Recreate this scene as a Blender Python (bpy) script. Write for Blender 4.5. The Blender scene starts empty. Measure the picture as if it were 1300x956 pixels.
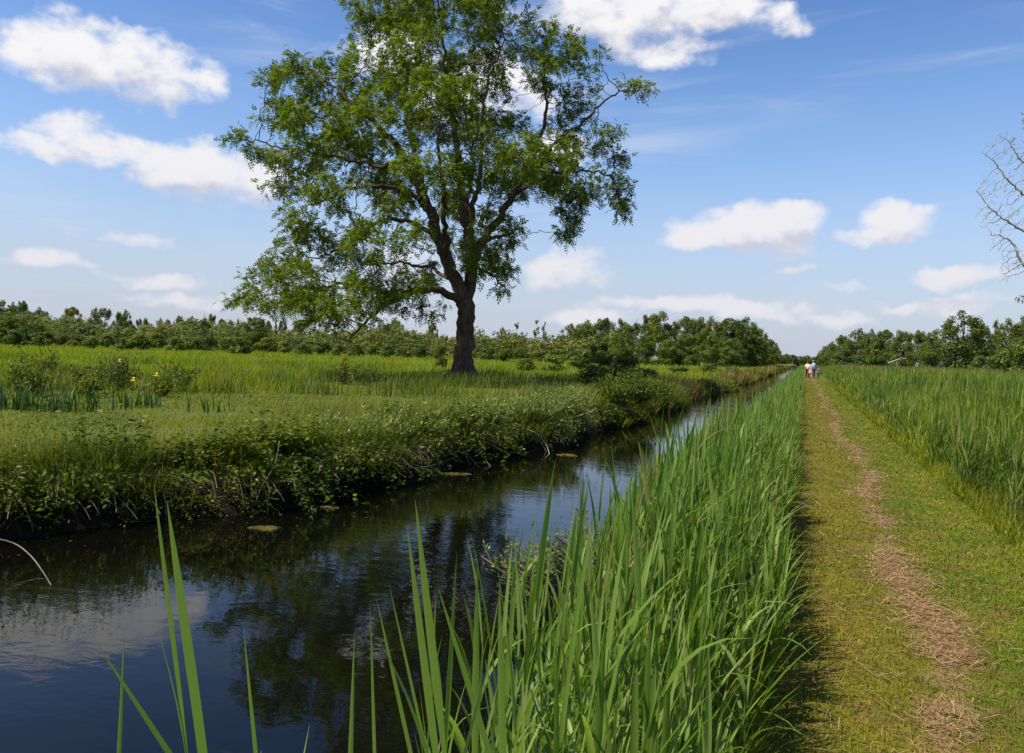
import bpy, math, random
import numpy as np
from mathutils import Vector
rng = np.random.default_rng(7)
random.seed(7)
S = bpy.context.scene
COL = S.collection
# ------------------------------------------------------------------ camera
W0, H0, F = 1300.0, 956.0, 1000.0          # photograph frame, focal length in its pixels
CX, CY = 650.0, 433.0                       # optical centre
EYE = 1.55
YAW, PITCH, ROLL = math.radians(20.43), math.radians(0.86), math.radians(1.85)
cam = bpy.data.cameras.new("camera"); cam_o = bpy.data.objects.new("camera", cam); COL.objects.link(cam_o)
Fv = Vector((-math.sin(YAW)*math.cos(PITCH), math.cos(YAW)*math.cos(PITCH), math.sin(PITCH)))
Rv = Vector((math.cos(YAW), math.sin(YAW), 0)); Uv = Rv.cross(Fv)
# roll: the horizon drops towards the right of the picture
Rr = Rv*math.cos(ROLL) + Uv*math.sin(ROLL); Ur = -Rv*math.sin(ROLL) + Uv*math.cos(ROLL)
from mathutils import Matrix
M = Matrix(((Rr.x, Ur.x, -Fv.x, 0), (Rr.y, Ur.y, -Fv.y, 0), (Rr.z, Ur.z, -Fv.z, EYE), (0, 0, 0, 1)))
cam_o.matrix_world = M
cam.sensor_fit = 'HORIZONTAL'; cam.sensor_width = 36; cam.lens = 36*F/W0
cam.shift_y = -(H0/2-CY)/W0
cam.clip_start = 0.05; cam.clip_end = 6000
S.camera = cam_o
def ray(px, py):
    return Fv*F + Rr*(px-CX) + Ur*(CY-py)
def on_z(px, py, z):
    d = ray(px, py); t = (z-EYE)/d.z
    return Vector((d.x*t, d.y*t, z))
def at_fwd(px, py, fwd):
    d = ray(px, py)*(fwd/F)
    return Vector((d.x, d.y, EYE+d.z))
def hor(px): return 448.0 + (px-650)*math.tan(ROLL)      # picture row of the horizon
def ground_at(px, fwd, z=0.0):                            # ground point seen in column px at depth fwd
    py = hor(px) + (EYE-z)*F/fwd
    p = at_fwd(px, py, fwd); p.z = z
    return p
# ------------------------------------------------------------------ light
SUN_EL = math.radians(58)
sd = Vector((-0.72, -0.69, 0)).normalized()              # horizontal direction towards the sun
S.view_settings.view_transform = 'Standard'; S.view_settings.look = 'None'
S.view_settings.exposure = 0.45; S.view_settings.gamma = 1.0
sl = bpy.data.lights.new("sun", 'SUN'); sl.energy = 5.0; sl.angle = math.radians(0.53); sl.color = (1.0, 0.925, 0.76)
so = bpy.data.objects.new("sun", sl); COL.objects.link(so)
tosun = Vector((sd.x*math.cos(SUN_EL), sd.y*math.cos(SUN_EL), math.sin(SUN_EL)))
so.rotation_euler = tosun.to_track_quat('Z', 'Y').to_euler()
world = bpy.data.worlds.new("World"); S.world = world; world.use_nodes = True
SKY_STRENGTH = 0.10

class G:
    """tiny helper for node graphs"""
    def __init__(s, nt): s.nt = nt
    def n(s, t, **k):
        nd = s.nt.nodes.new(t)
        for a, v in k.items(): setattr(nd, a, v)
        return nd
    def put(s, sock, v):
        if isinstance(v, bpy.types.NodeSocket): s.nt.links.new(v, sock)
        elif v is not None: sock.default_value = v
    def m(s, op, a, b=None, c=None, clamp=False):
        nd = s.n('ShaderNodeMath', operation=op); nd.use_clamp = clamp
        for i, v in enumerate((a, b, c)):
            if v is not None: s.put(nd.inputs[i], v)
        return nd.outputs[0]
    def v(s, op, a, b=None):
        nd = s.n('ShaderNodeVectorMath', operation=op); s.put(nd.inputs[0], a)
        if b is not None: s.put(nd.inputs[3 if op == 'SCALE' else 1], b)
        return nd.outputs[1 if op in ('DOT_PRODUCT', 'LENGTH') else 0]
    def noise(s, vec, scale, detail=3, rough=0.55, dist=0.0, col=False):
        nd = s.n('ShaderNodeTexNoise'); s.put(nd.inputs['Vector'], vec)
        nd.inputs['Scale'].default_value = scale; nd.inputs['Detail'].default_value = detail
        nd.inputs['Roughness'].default_value = rough; nd.inputs['Distortion'].default_value = dist
        return nd.outputs[1 if col else 0]
    def ramp(s, f, a, b, lo=0.0, hi=1.0, smooth=True):
        nd = s.n('ShaderNodeMapRange'); nd.interpolation_type = 'SMOOTHSTEP' if smooth else 'LINEAR'
        s.put(nd.inputs[0], f); s.put(nd.inputs[1], a); s.put(nd.inputs[2], b)
        nd.inputs[3].default_value = lo; nd.inputs[4].default_value = hi
        return nd.outputs[0]
    def mix(s, f, a, b, mode='MIX'):
        nd = s.n('ShaderNodeMix', data_type='RGBA', blend_type=mode); s.put(nd.inputs[0], f)
        s.put(nd.inputs[6], a if isinstance(a, bpy.types.NodeSocket) else (*a, 1)); s.put(nd.inputs[7], b if isinstance(b, bpy.types.NodeSocket) else (*b, 1))
        return nd.outputs[2]

# clouds: (px, py, rx, ry, amplitude) gives the direction and the angular size of each cloud
CLOUDS = [(105,72,85,40,1),(195,92,80,34,1),(52,76,40,26,.8),(150,64,60,28,1),
          (110,180,62,30,1),(42,194,40,20,.9),(160,176,26,15,.8),
          (262,218,78,40,1),(210,226,50,22,.8),(320,232,50,30,.9),
          (830,16,122,38,1),(905,12,60,32,.95),(800,52,52,24,.75),(985,32,48,24,.55),(740,10,60,40,.8),(865,66,60,18,.7),
          (600,110,110,50,.9),(700,190,45,30,.8),(480,70,70,40,.9),
          (960,292,92,36,1),(1012,270,45,20,.95),(900,305,44,18,.9),
          (1150,280,42,22,1),(1105,300,60,16,.8),
          (716,342,68,24,.9),(690,352,36,16,.8),(1215,350,66,16,.9),(1012,342,28,9,.7),(1070,362,36,9,.7),
          (60,333,70,12,.7),(205,353,90,12,.65),(150,298,90,14,.5),(1140,382,34,9,.7),
          (900,388,180,14,.7),(1020,398,120,12,.6),(1240,384,90,14,.7),(250,378,120,12,.5),(740,404,80,16,.6),(520,330,80,30,.6)]
def cloud_group():
    gr = bpy.data.node_groups.new("cloud_field", 'ShaderNodeTree')
    gr.interface.new_socket("Dir", in_out='INPUT', socket_type='NodeSocketVector')
    gr.interface.new_socket("Density", in_out='OUTPUT', socket_type='NodeSocketFloat')
    g = G(gr); gi = g.n('NodeGroupInput'); go = g.n('NodeGroupOutput'); D = gi.outputs[0]
    warp = g.noise(D, 9.0, 4, 0.6, col=True)
    Dw = g.v('ADD', D, g.v('SCALE', g.v('SUBTRACT', warp, (0.5, 0.5, 0.5)), 0.07))
    best = None
    for px, py, rx, ry, amp in CLOUDS:
        c = ray(px, py).normalized(); a = Vector((c.y, -c.x, 0)).normalized(); b = a.cross(c)
        ea = g.v('DOT_PRODUCT', Dw, tuple(a*(F/(rx*1.04)))); eb = g.v('DOT_PRODUCT', Dw, tuple((b-c*b.dot(c))*(F/(ry*1.0))))
        # centre the vertical coordinate on the cloud: b is orthogonal to c already
        e = g.m('MULTIPLY_ADD', ea, ea, g.m('MULTIPLY', eb, eb))
        m = g.m('SUBTRACT', amp, e)
        best = m if best is None else g.m('SMOOTH_MAX', best, m, 0.12)
    front = g.ramp(g.v('DOT_PRODUCT', D, tuple(Fv)), 0.2, 0.5)
    # the rest of the sky, outside the picture, has clouds of the same kind
    sx = g.n('ShaderNodeSeparateXYZ'); g.put(sx.inputs[0], D)
    zc = g.m('MAXIMUM', sx.outputs[2], 0.04)
    pl = g.n('ShaderNodeCombineXYZ'); g.put(pl.inputs[0], g.m('DIVIDE', sx.outputs[0], g.m('ADD', zc, .25))); g.put(pl.inputs[1], g.m('DIVIDE', sx.outputs[1], g.m('ADD', zc, .25)))
    free = g.m('MULTIPLY', g.m('SUBTRACT', g.noise(pl.outputs[0], 2.1, 2, .5), 0.66), 7.0)
    infr = g.m('MULTIPLY', front, g.ramp(sx.outputs[2], 0.47, 0.60, 1, 0))
    best = g.m('ADD', g.m('MULTIPLY', g.m('MAXIMUM', best, -3.0), infr), g.m('MULTIPLY', free, g.m('SUBTRACT', 1.0, infr)))
    sq = g.v('MULTIPLY', D, (1, 1, 1.6))
    det = g.noise(sq, 17.0, 9, 0.58)
    dens = g.m('MULTIPLY_ADD', g.m('SUBTRACT', det, 0.5), 3.0, best)
    g.put(go.inputs[0], dens)
    return gr
def build_world():
    nt = world.node_tree; nt.nodes.clear(); g = G(nt)
    out = g.n('ShaderNodeOutputWorld'); bg = g.n('ShaderNodeBackground'); bg.inputs[1].default_value = SKY_STRENGTH
    sky = g.n('ShaderNodeTexSky'); sky.sky_type = 'NISHITA'; sky.sun_disc = False
    sky.sun_elevation = SUN_EL; sky.sun_rotation = math.atan2(sd.x, sd.y) % (2*math.pi)
    sky.air_density = 1.0; sky.dust_density = 0.6; sky.ozone_density = 2.2
    tc = g.n('ShaderNodeTexCoord'); D = tc.outputs['Generated']
    sx = g.n('ShaderNodeSeparateXYZ'); g.put(sx.inputs[0], D); z = sx.outputs[2]
    hs = g.n('ShaderNodeHueSaturation'); hs.inputs['Saturation'].default_value = 1.16; hs.inputs['Hue'].default_value = 0.505; hs.inputs['Value'].default_value = 1.30
    g.put(hs.inputs['Color'], sky.outputs[0])
    skyc = hs.outputs[0]
    skyc = g.mix(g.ramp(z, .25, .62), skyc, g.mix(1.0, skyc, (.50, .64, .84), 'MULTIPLY'))
    # pale lilac air low over the horizon
    low = g.ramp(z, 0.0, 0.36, 1, 0)
    skyc = g.mix(g.m('MULTIPLY', g.m('POWER', low, 1.5), 0.85), skyc, (3.5, 3.85, 4.95))
    # thin streaks of high cloud
    st = g.v('MULTIPLY', D, (1.0, 1.0, 7.0))
    wisp = g.m('MULTIPLY', g.ramp(g.noise(st, 3.1, 6, 0.62, 0.6), 0.46, 0.74), g.ramp(g.noise(D, 2.3, 2), 0.38, 0.60))
    skyc = g.mix(g.m('MULTIPLY', wisp, 0.55), skyc, (5.0, 5.4, 6.3))
    gr = cloud_group()
    def dens(vec):
        nd = g.n('ShaderNodeGroup'); nd.node_tree = gr; g.put(nd.inputs[0], vec); return nd.outputs[0]
    d0 = dens(D)
    d1 = dens(g.v('ADD', D, tuple(Vector((0, 0, 0.022)) + tosun*0.012)))
    alpha = g.ramp(d0, -0.15, 0.85)
    # more cloud above the point means less light reaches it
    lit = g.ramp(g.m('SUBTRACT', g.m('MINIMUM', d1, 1.4), g.m('MINIMUM', d0, 1.4)), -0.7, 0.55, 1, 0)
    thick = g.ramp(d1, 0.0, 1.25)
    shade = g.m('MULTIPLY', g.m('SUBTRACT', 1.0, lit), thick)
    cc = g.mix(shade, (7.1, 6.95, 6.95), (4.4, 4.45, 5.1))
    cc = g.mix(g.m('MULTIPLY', low, 0.55), cc, (4.8, 4.8, 5.5))
    fin = g.mix(g.m('MULTIPLY', alpha, 0.95), skyc, cc)
    g.put(bg.inputs[0], fin); nt.links.new(bg.outputs[0], out.inputs[0])
    world.cycles.sampling_method = 'MANUAL'; world.cycles.sample_map_resolution = 512
build_world()
S.cycles.use_denoising = True
S.cycles.max_bounces = 6; S.cycles.diffuse_bounces = 3; S.cycles.glossy_bounces = 3; S.cycles.transmission_bounces = 3
S.cycles.caustics_reflective = False; S.cycles.caustics_refractive = False
# ------------------------------------------------------------------ mesh helpers
def mesh(name, V, Fc, mat, smooth=False, parent=None, loc=None):
    V = np.asarray(V, dtype=np.float32); Fc = np.asarray(Fc, dtype=np.int32)
    me = bpy.data.meshes.new(name); k = Fc.shape[1]
    me.vertices.add(len(V)); me.vertices.foreach_set("co", V.ravel())
    me.loops.add(Fc.size); me.loops.foreach_set("vertex_index", Fc.ravel())
    me.polygons.add(len(Fc)); me.polygons.foreach_set("loop_start", np.arange(0, Fc.size, k, dtype=np.int32))
    me.polygons.foreach_set("use_smooth", np.full(len(Fc), smooth, dtype=bool))
    me.materials.append(mat); me.update(calc_edges=True)
    o = bpy.data.objects.new(name, me); COL.objects.link(o)
    if parent is not None: o.parent = parent
    if loc is not None: o.location = loc
    return o
def join(parts):
    Vs, Fs, b = [], [], 0
    for v, f in parts:
        Vs.append(v); Fs.append(f+b); b += len(v)
    return np.concatenate(Vs), np.concatenate(Fs)
def tag(o, label=None, cat=None, group=None, kind=None):
    if label: o['label'] = label
    if cat: o['category'] = cat
    if group: o['group'] = group
    if kind: o['kind'] = kind
    return o
def empty(name, loc, rz=0.0):
    o = bpy.data.objects.new(name, None); COL.objects.link(o); o.location = loc; o.rotation_euler = (0, 0, rz)
    o.empty_display_size = 0.2
    return o
def copy_tree(root):
    r = root.copy(); COL.objects.link(r)
    for ch in [c for c in S.objects if c.parent is root]:
        c = ch.copy(); COL.objects.link(c); c.parent = r
    return r
def U(a, b, n): return rng.uniform(a, b, n)
def nrm(v): return v/np.maximum(np.linalg.norm(v, axis=-1, keepdims=True), 1e-9)
def blades(P, L, az, lean, bend, W, segs=4, prof='grass', twist=None, fold=False):
    """ribbons that start at P, leave at angle lean from the vertical towards az and bend over"""
    P = np.asarray(P, float); n = len(P); s = np.linspace(0, 1, segs+1)
    L, az, lean, bend, W = (np.broadcast_to(np.asarray(a, float), (n,)) for a in (L, az, lean, bend, W))
    mid = (s[1:]+s[:-1])/2; th = lean[:, None] + bend[:, None]*mid[None]**1.3
    hx = np.concatenate([np.zeros((n, 1)), np.cumsum(np.sin(th), 1)], 1)*L[:, None]/segs
    hz = np.concatenate([np.zeros((n, 1)), np.cumsum(np.cos(th), 1)], 1)*L[:, None]/segs
    C = np.stack([P[:, 0:1]+hx*np.cos(az)[:, None], P[:, 1:2]+hx*np.sin(az)[:, None], P[:, 2:3]+hz], -1)
    if prof == 'grass': w = (1-s**1.6)*0.95+0.05
    elif prof == 'reed': w = np.minimum(1, 0.45+2.6*s)*(1-s**2.2)+0.02
    elif prof == 'iris': w = np.minimum(1, .75+s)*(1-s**3)+.02
    else: w = np.ones_like(s)
    tw = np.zeros(n) if twist is None else np.asarray(twist)
    a2 = az[:, None]+tw[:, None]*(0.4+0.6*s[None])
    side = np.stack([-np.sin(a2), np.cos(a2), np.zeros_like(a2)], -1)*(W[:, None]*w[None]/2)[..., None]
    k = segs+1
    if fold:
        up = np.stack([-np.cos(az)[:, None]*np.cos(th.mean(1))[:, None]*np.ones(k), -np.sin(az)[:, None]*np.cos(th.mean(1))[:, None]*np.ones(k), np.sin(th.mean(1))[:, None]*np.ones(k)], -1)
        Cm = C - up*(W[:, None]*w[None]*0.22)[..., None]
        V = np.stack([C-side, Cm, C+side], 2).reshape(-1, 3)
        base = (np.arange(n)*k*3)[:, None, None] + (np.arange(segs)*3)[None, :, None]
        q = np.concatenate([base+np.array([0, 1, 4, 3]), base+np.array([1, 2, 5, 4])], 1)
        return V, q.reshape(-1, 4)
    V = np.stack([C-side, C+side], 2).reshape(-1, 3)
    base = (np.arange(n)*k*2)[:, None, None] + (np.arange(segs)*2)[None, :, None]
    return V, (base+np.array([0, 1, 3, 2])).reshape(-1, 4)
def kites(P, D, Nn, L, W, fold=0.15):
    """leaf-shaped folded quads: base P, direction D, face normal Nn"""
    D = nrm(D); Sd = nrm(np.cross(D, Nn)); Nn = np.cross(Sd, D)
    L = np.broadcast_to(np.asarray(L, float), (len(P),))[:, None]; W = np.broadcast_to(np.asarray(W, float), (len(P),))[:, None]
    m = P + D*L*0.42 + Nn*W*fold
    V = np.stack([P, m-Sd*W/2, P+D*L, m+Sd*W/2], 1).reshape(-1, 3)
    return V, np.arange(len(P)*4).reshape(-1, 4)
def tube(pts, rad, sides=5, cap=False):
    pts = np.asarray(pts, float); rad = np.broadcast_to(np.asarray(rad, float), (len(pts),)); n = len(pts)
    t = np.gradient(pts, axis=0); t = nrm(t); ref = np.array([0.31, 0.17, 0.93]) if abs(t[0, 2]) < .8 else np.array([1., 0.1, 0])
    u = nrm(np.cross(t[0], ref)); rows = []
    for i in range(n):
        u = nrm(u - t[i]*np.dot(u, t[i])); w = np.cross(t[i], u)
        a = np.arange(sides)*2*math.pi/sides
        rows.append(pts[i] + rad[i]*(np.cos(a)[:, None]*u+np.sin(a)[:, None]*w))
    V = np.concatenate(rows); i = np.arange(n-1)[:, None]*sides; j = np.arange(sides)[None]; j2 = (j+1) % sides
    Fq = np.stack([i+j, i+j2, i+sides+j2, i+sides+j], -1).reshape(-1, 4)
    return V, Fq
def rot_dirs(n, up=0.0):
    v = rng.normal(size=(n, 3)); v[:, 2] += up
    return nrm(v)
# ------------------------------------------------------------------ materials
def leaf_mat(name, cols, trans=0.35, rough=0.5, spec=0.35, scale=None, objvar=0.0, dead=0.0):
    m = bpy.data.materials.new(name); m.use_nodes = True; nt = m.node_tree; nt.nodes.clear(); g = G(nt)
    geo = g.n('ShaderNodeNewGeometry'); r = geo.outputs['Random Per Island']
    cr = g.n('ShaderNodeValToRGB'); cr.color_ramp.interpolation = 'LINEAR'
    el = cr.color_ramp.elements
    while len(el) < len(cols): el.new(0.5)
    for i, c in enumerate(cols): el[i].position = i/(len(cols)-1); el[i].color = (*c, 1)
    g.put(cr.inputs[0], r); c = cr.outputs[0]
    if scale:
        nz = g.noise(geo.outputs['Position'], scale, 2)
        c = g.mix(g.ramp(nz, 0.35, 0.65), g.mix(1.0, c, (0.66, 0.74, 0.8), 'MULTIPLY'), g.mix(1.0, c, (1.28, 1.14, 0.9), 'MULTIPLY'))
    if objvar:
        oi = g.n('ShaderNodeObjectInfo')
        c = g.mix(oi.outputs['Random'], g.mix(1.0, c, (1-objvar, 1-objvar*.6, 1-objvar*.2), 'MULTIPLY'), g.mix(1.0, c, (1+objvar, 1+objvar*.7, 1.0), 'MULTIPLY'))
    if dead: c = g.mix(g.m('LESS_THAN', g.m('FRACT', g.m('MULTIPLY', r, 37.7)), dead), c, (.30, .23, .11))
    b = g.n('ShaderNodeBsdfPrincipled'); g.put(b.inputs['Base Color'], c); b.inputs['Roughness'].default_value = rough
    b.inputs['Specular IOR Level'].default_value = spec
    t = g.n('ShaderNodeBsdfTranslucent'); g.put(t.inputs[0], g.mix(1.0, c, (1.5, 1.6, 0.6), 'MULTIPLY'))
    mx = g.n('ShaderNodeMixShader'); mx.inputs[0].default_value = trans
    nt.links.new(b.outputs[0], mx.inputs[1]); nt.links.new(t.outputs[0], mx.inputs[2])
    o = g.n('ShaderNodeOutputMaterial'); nt.links.new(mx.outputs[0], o.inputs[0])
    return m
def solid_mat(name, c1, c2, scale=8, rough=0.9, bump=0.0, stretch=(1, 1, 1), spec=0.2, bscale=None):
    m = bpy.data.materials.new(name); m.use_nodes = True; nt = m.node_tree; g = G(nt)
    b = nt.nodes['Principled BSDF']; tc = g.n('ShaderNodeTexCoord'); v = g.v('MULTIPLY', tc.outputs['Object'], stretch)
    nz = g.noise(v, scale, 5, 0.6)
    g.put(b.inputs['Base Color'], g.mix(g.ramp(nz, 0.3, 0.7), c1, c2)); b.inputs['Roughness'].default_value = rough
    b.inputs['Specular IOR Level'].default_value = spec
    if bump:
        bn = g.n('ShaderNodeBump'); bn.inputs['Strength'].default_value = bump; bn.inputs['Distance'].default_value = 0.05
        g.put(bn.inputs['Height'], g.noise(v, bscale or scale*2, 5, .6)); g.put(b.inputs['Normal'], bn.outputs[0])
    return m
MAT = dict(
    ash=leaf_mat('ash_leaf', [(.050, .085, .005), (.110, .150, .008), (.19, .23, .016)], .40, .5, .2),
    far=leaf_mat('far_leaf', [(.075, .105, .014), (.118, .148, .020), (.17, .19, .034)], .34, .6, .2, objvar=.25),
    far_dark=leaf_mat('dark_leaf', [(.062, .088, .015), (.098, .124, .020), (.14, .16, .030)], .32, .6, .2, objvar=.2),
    bush=leaf_mat('bush_leaf', [(.065, .100, .012), (.10, .145, .016), (.15, .19, .028)], .32, .5, .25, objvar=.25),
    grey=leaf_mat('willow_leaf', [(.10, .12, .035), (.14, .16, .045), (.18, .20, .06)], .32, .6, .2, scale=.08),
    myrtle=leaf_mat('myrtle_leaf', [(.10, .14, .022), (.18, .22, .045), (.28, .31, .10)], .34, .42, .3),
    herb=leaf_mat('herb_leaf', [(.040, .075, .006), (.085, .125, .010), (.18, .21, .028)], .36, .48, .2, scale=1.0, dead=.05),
    reed=leaf_mat('reed_leaf', [(.080, .145, .018), (.135, .22, .032), (.24, .33, .085)], .42, .42, .3, dead=.045),
    reed_far=leaf_mat('reed_field_leaf', [(.090, .150, .016), (.140, .215, .026), (.22, .29, .06)], .40, .5, .2, scale=.35, dead=.06),
    grass=leaf_mat('grass_blade', [(.085, .130, .006), (.130, .180, .008), (.20, .23, .025)], .40, .6, .12, scale=.22, dead=.05),
    lawn=leaf_mat('lawn_blade', [(.100, .140, .010), (.140, .180, .014), (.20, .22, .04)], .35, .6, .10, scale=.5, dead=.05),
    bankgrass=leaf_mat('bank_grass', [(.055, .085, .008), (.095, .130, .012), (.17, .18, .04)], .35, .55, .15, scale=.8, dead=.10),
    iris=leaf_mat('iris_leaf', [(.022, .060, .014), (.036, .085, .018), (.06, .12, .025)], .28, .4, .25),
    path_green=leaf_mat('mown_blade', [(.11, .15, .008), (.17, .205, .010), (.24, .25, .025)], .35, .6, .2, scale=1.6),
    path_olive=leaf_mat('mown_blade_olive', [(.105, .110, .010), (.185, .160, .014), (.33, .23, .035)], .3, .6, .2, scale=1.6),
    straw=leaf_mat('straw', [(.17, .090, .038), (.31, .185, .085), (.45, .30, .155)], .1, .7, .2),
    sedge=leaf_mat('sedge', [(.16, .12, .05), (.22, .16, .07), (.15, .16, .05)], .25, .6, .2, scale=.5),
    bark=solid_mat('bark', (.045, .030, .020), (.13, .085, .055), 6, .9, .9, (1, 1, .3), bscale=14),
    bark_far=solid_mat('bark_far', (.05, .04, .03), (.11, .09, .07), 3, .9),
    twig=solid_mat('twig', (.10, .065, .045), (.20, .14, .10), 10, .9),
    dead=solid_mat('dead_wood', (.28, .26, .23), (.50, .47, .42), 8, .85, .4, (1, 1, .4)),
    deadtwig=solid_mat('dead_twig', (.13, .11, .10), (.26, .23, .21), 8, .85),
    weed=solid_mat('weed', (.045, .040, .008), (.15, .115, .020), 26, .95, .9),
    flower=solid_mat('yellow_petal', (.75, .55, .02), (.85, .68, .05), 20, .6),
    seed=solid_mat('seed_head', (.34, .30, .18), (.46, .40, .26), 20, .9),
)
# ------------------------------------------------------------------ terrain
ZW = -0.50
bank_pts = [(-140, 708), (0, 690), (150, 674), (300, 656), (430, 630), (560, 604), (640, 590), (740, 563), (800, 545), (860, 521), (900, 506), (940, 491)]
bw = [on_z(px, py, ZW) for px, py in bank_pts]
by = np.array([-60, -5, 3] + [p.y for p in bw] + [200, 900]); bx = np.array([-9.5, -8.6, -8.0] + [p.x-(.45 if p.y > 12 else .2) for p in bw] + [bw[-1].x-.45]*2)
def xbank(y): return np.interp(y, by, bx) + .45*np.sin(np.asarray(y)*.27+.5)*sstep(25, 40, y)+.30*np.sin(np.asarray(y)*.61)*sstep(25, 40, y) + 0.20*np.sin(y*.83)+0.14*np.sin(y*2.3+1)+.06*np.sin(y*5.7)
def sstep(a, b, x): t = np.clip((x-a)/(b-a), 0, 1); return t*t*(3-2*t)
XR = -1.45                                               # right water edge
def sstep(a, b, x): t = np.clip((x-a)/(b-a), 0, 1); return t*t*(3-2*t)
def gz(x, y):
    x = np.asarray(x, float); y = np.asarray(y, float)
    xb = xbank(y)
    left = -1.3 + 1.3*sstep(-.9, .5, xb-x)          # rises to the field
    left = np.where(xb-x > 0, np.maximum(left, ZW-.05+.55*sstep(-.02, .34, xb-x)), left)
    right = -1.3 + 1.3*sstep(-1.1, 1.35, x-XR)
    z = np.where(x < (xb+XR)/2, left, right)
    z = z + 0.03*np.sin(x*.7+y*.31)*np.sin(y*.43)*sstep(2, 6, np.abs(x-1))
    z = z - 0.10*sstep(2.0, 4.5, x)
    return z
def axis(knots):
    out = []
    for a, b, n in knots: out += list(np.linspace(a, b, n, endpoint=False))
    return np.array(out+[knots[-1][1]])
def build_ground():
    xs = axis([(-2600, -600, 10), (-600, -120, 16), (-120, -30, 30), (-30, -12, 30), (-12, 3, 110), (3, 12, 20), (12, 80, 20), (80, 600, 14), (600, 2600, 10)])
    ys = axis([(-300, -20, 12), (-20, 40, 180), (40, 120, 80), (120, 500, 40), (500, 3000, 20)])
    X, Y = np.meshgrid(xs, ys, indexing='ij'); Z = gz(X, Y)
    V = np.stack([X, Y, Z], -1).reshape(-1, 3); ny = len(ys)
    i = np.arange(len(xs)-1)[:, None]*ny; j = np.arange(ny-1)[None]
    Fq = np.stack([i+j, i+ny+j, i+ny+j+1, i+j+1], -1).reshape(-1, 4)
    m = bpy.data.materials.new('ground'); m.use_nodes = True; nt = m.node_tree; g = G(nt); b = nt.nodes['Principled BSDF']
    geo = g.n('ShaderNodeNewGeometry'); P = geo.outputs['Position']; sx = g.n('ShaderNodeSeparateXYZ'); g.put(sx.inputs[0], P)
    n1 = g.noise(P, .09, 4); n2 = g.noise(P, 2.5, 5, .65); n3 = g.noise(P, 14, 4, .7)
    c = g.mix(g.ramp(n1, .35, .65), (.080, .120, .010), (.115, .155, .012))
    c = g.mix(g.ramp(n2, .35, .7), c, (.125, .115, .035)); c = g.mix(g.ramp(n3, .45, .7), c, (.045, .060, .014))
    soil = g.mix(n3, (.008, .006, .004), (.022, .016, .010))
    c = g.mix(g.ramp(sx.outputs[2], -.25, -.07), soil, c)
    c = g.mix(g.ramp(sx.outputs[0], XR+.2, XR+.5, 0, 1), c, g.mix(n3, (.030, .045, .010), (.075, .075, .020)))
    g.put(b.inputs['Base Color'], c); b.inputs['Roughness'].default_value = .95; b.inputs['Specular IOR Level'].default_value = .1
    bn = g.n('ShaderNodeBump'); bn.inputs['Strength'].default_value = .8; bn.inputs['Distance'].default_value = .06
    g.put(bn.inputs['Height'], n3); g.put(b.inputs['Normal'], bn.outputs[0])
    tag(mesh('ground', V, Fq, m, True), kind='structure')
    # water
    ys = axis([(-40, 60, 60), (60, 300, 30), (300, 900, 20)]); xl = xbank(ys)-1.0; xr = np.full_like(ys, XR+.75)
    V = np.stack([np.stack([xl, ys, ys*0+ZW], -1), np.stack([xr, ys, ys*0+ZW], -1)], 1).reshape(-1, 3)
    j = np.arange(len(ys)-1)[:, None]*2
    m = bpy.data.materials.new('canal_water'); m.use_nodes = True; nt = m.node_tree; g = G(nt); b = nt.nodes['Principled BSDF']
    geo = g.n('ShaderNodeNewGeometry'); P = geo.outputs['Position']
    b.inputs['Base Color'].default_value = (.0025, .0025, .0015, 1); b.inputs['Roughness'].default_value = .015; b.inputs['IOR'].default_value = 1.33; b.inputs['Specular IOR Level'].default_value = .5
    h = g.m('ADD', g.noise(g.v('MULTIPLY', P, (1, 1.6, 1)), 3.2, 3, .5, .3), g.m('MULTIPLY', g.noise(P, 17, 2), .16))
    calm = g.ramp(g.noise(P, .35, 2), .38, .62, .25, 1.0)
    bn = g.n('ShaderNodeBump'); bn.inputs['Distance'].default_value = .018; g.put(bn.inputs['Strength'], g.m('MULTIPLY', calm, .26))
    g.put(bn.inputs['Height'], h); g.put(b.inputs['Normal'], bn.outputs[0])
    tag(mesh('canal_water', V, j+np.array([0, 1, 3, 2]), m, True), kind='structure')
    # the mown path: one gently uneven sheet
    xs = np.linspace(-.30, 1.98, 12); ys = axis([(-4, 30, 70), (30, 500, 60)])
    X, Y = np.meshgrid(xs, ys, indexing='ij'); X = X + (np.abs(X-.88) > 1.0)*(.06*np.sin(Y*1.7)+.05*np.sin(Y*4.1))
    Z = gz(X, Y)+.006; V = np.stack([X, Y, Z], -1).reshape(-1, 3); ny = len(ys)
    i = np.arange(len(xs)-1)[:, None]*ny; j = np.arange(ny-1)[None]
    m = bpy.data.materials.new('path'); m.use_nodes = True; nt = m.node_tree; g = G(nt); b = nt.nodes['Principled BSDF']
    geo = g.n('ShaderNodeNewGeometry'); P = geo.outputs['Position']; sx = g.n('ShaderNodeSeparateXYZ'); g.put(sx.inputs[0], P)
    n2 = g.noise(P, 3.0, 5, .65); n3 = g.noise(P, 30, 4, .7)
    c = g.mix(g.ramp(g.m('ADD', sx.outputs[0], g.m('MULTIPLY', n2, .9)), .95, 1.6), (.135, .125, .012), (.09, .135, .008))
    c = g.mix(g.ramp(n2, .45, .65), c, (.15, .095, .028)); c = g.mix(g.ramp(n3, .4, .7), c, (.040, .050, .010))
    yy = sx.outputs[1]
    wav = g.m('ADD', g.m('MULTIPLY_ADD', g.m('SINE', g.m('MULTIPLY_ADD', yy, .55, .4)), .11, .80), g.m('MULTIPLY', g.m('SINE', g.m('MULTIPLY', yy, 1.7)), .05))
    wav = g.m('SUBTRACT', wav, g.ramp(yy, 2.4, 6.0, .42, 0))
    d = g.m('ABSOLUTE', g.m('SUBTRACT', sx.outputs[0], wav))
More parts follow.
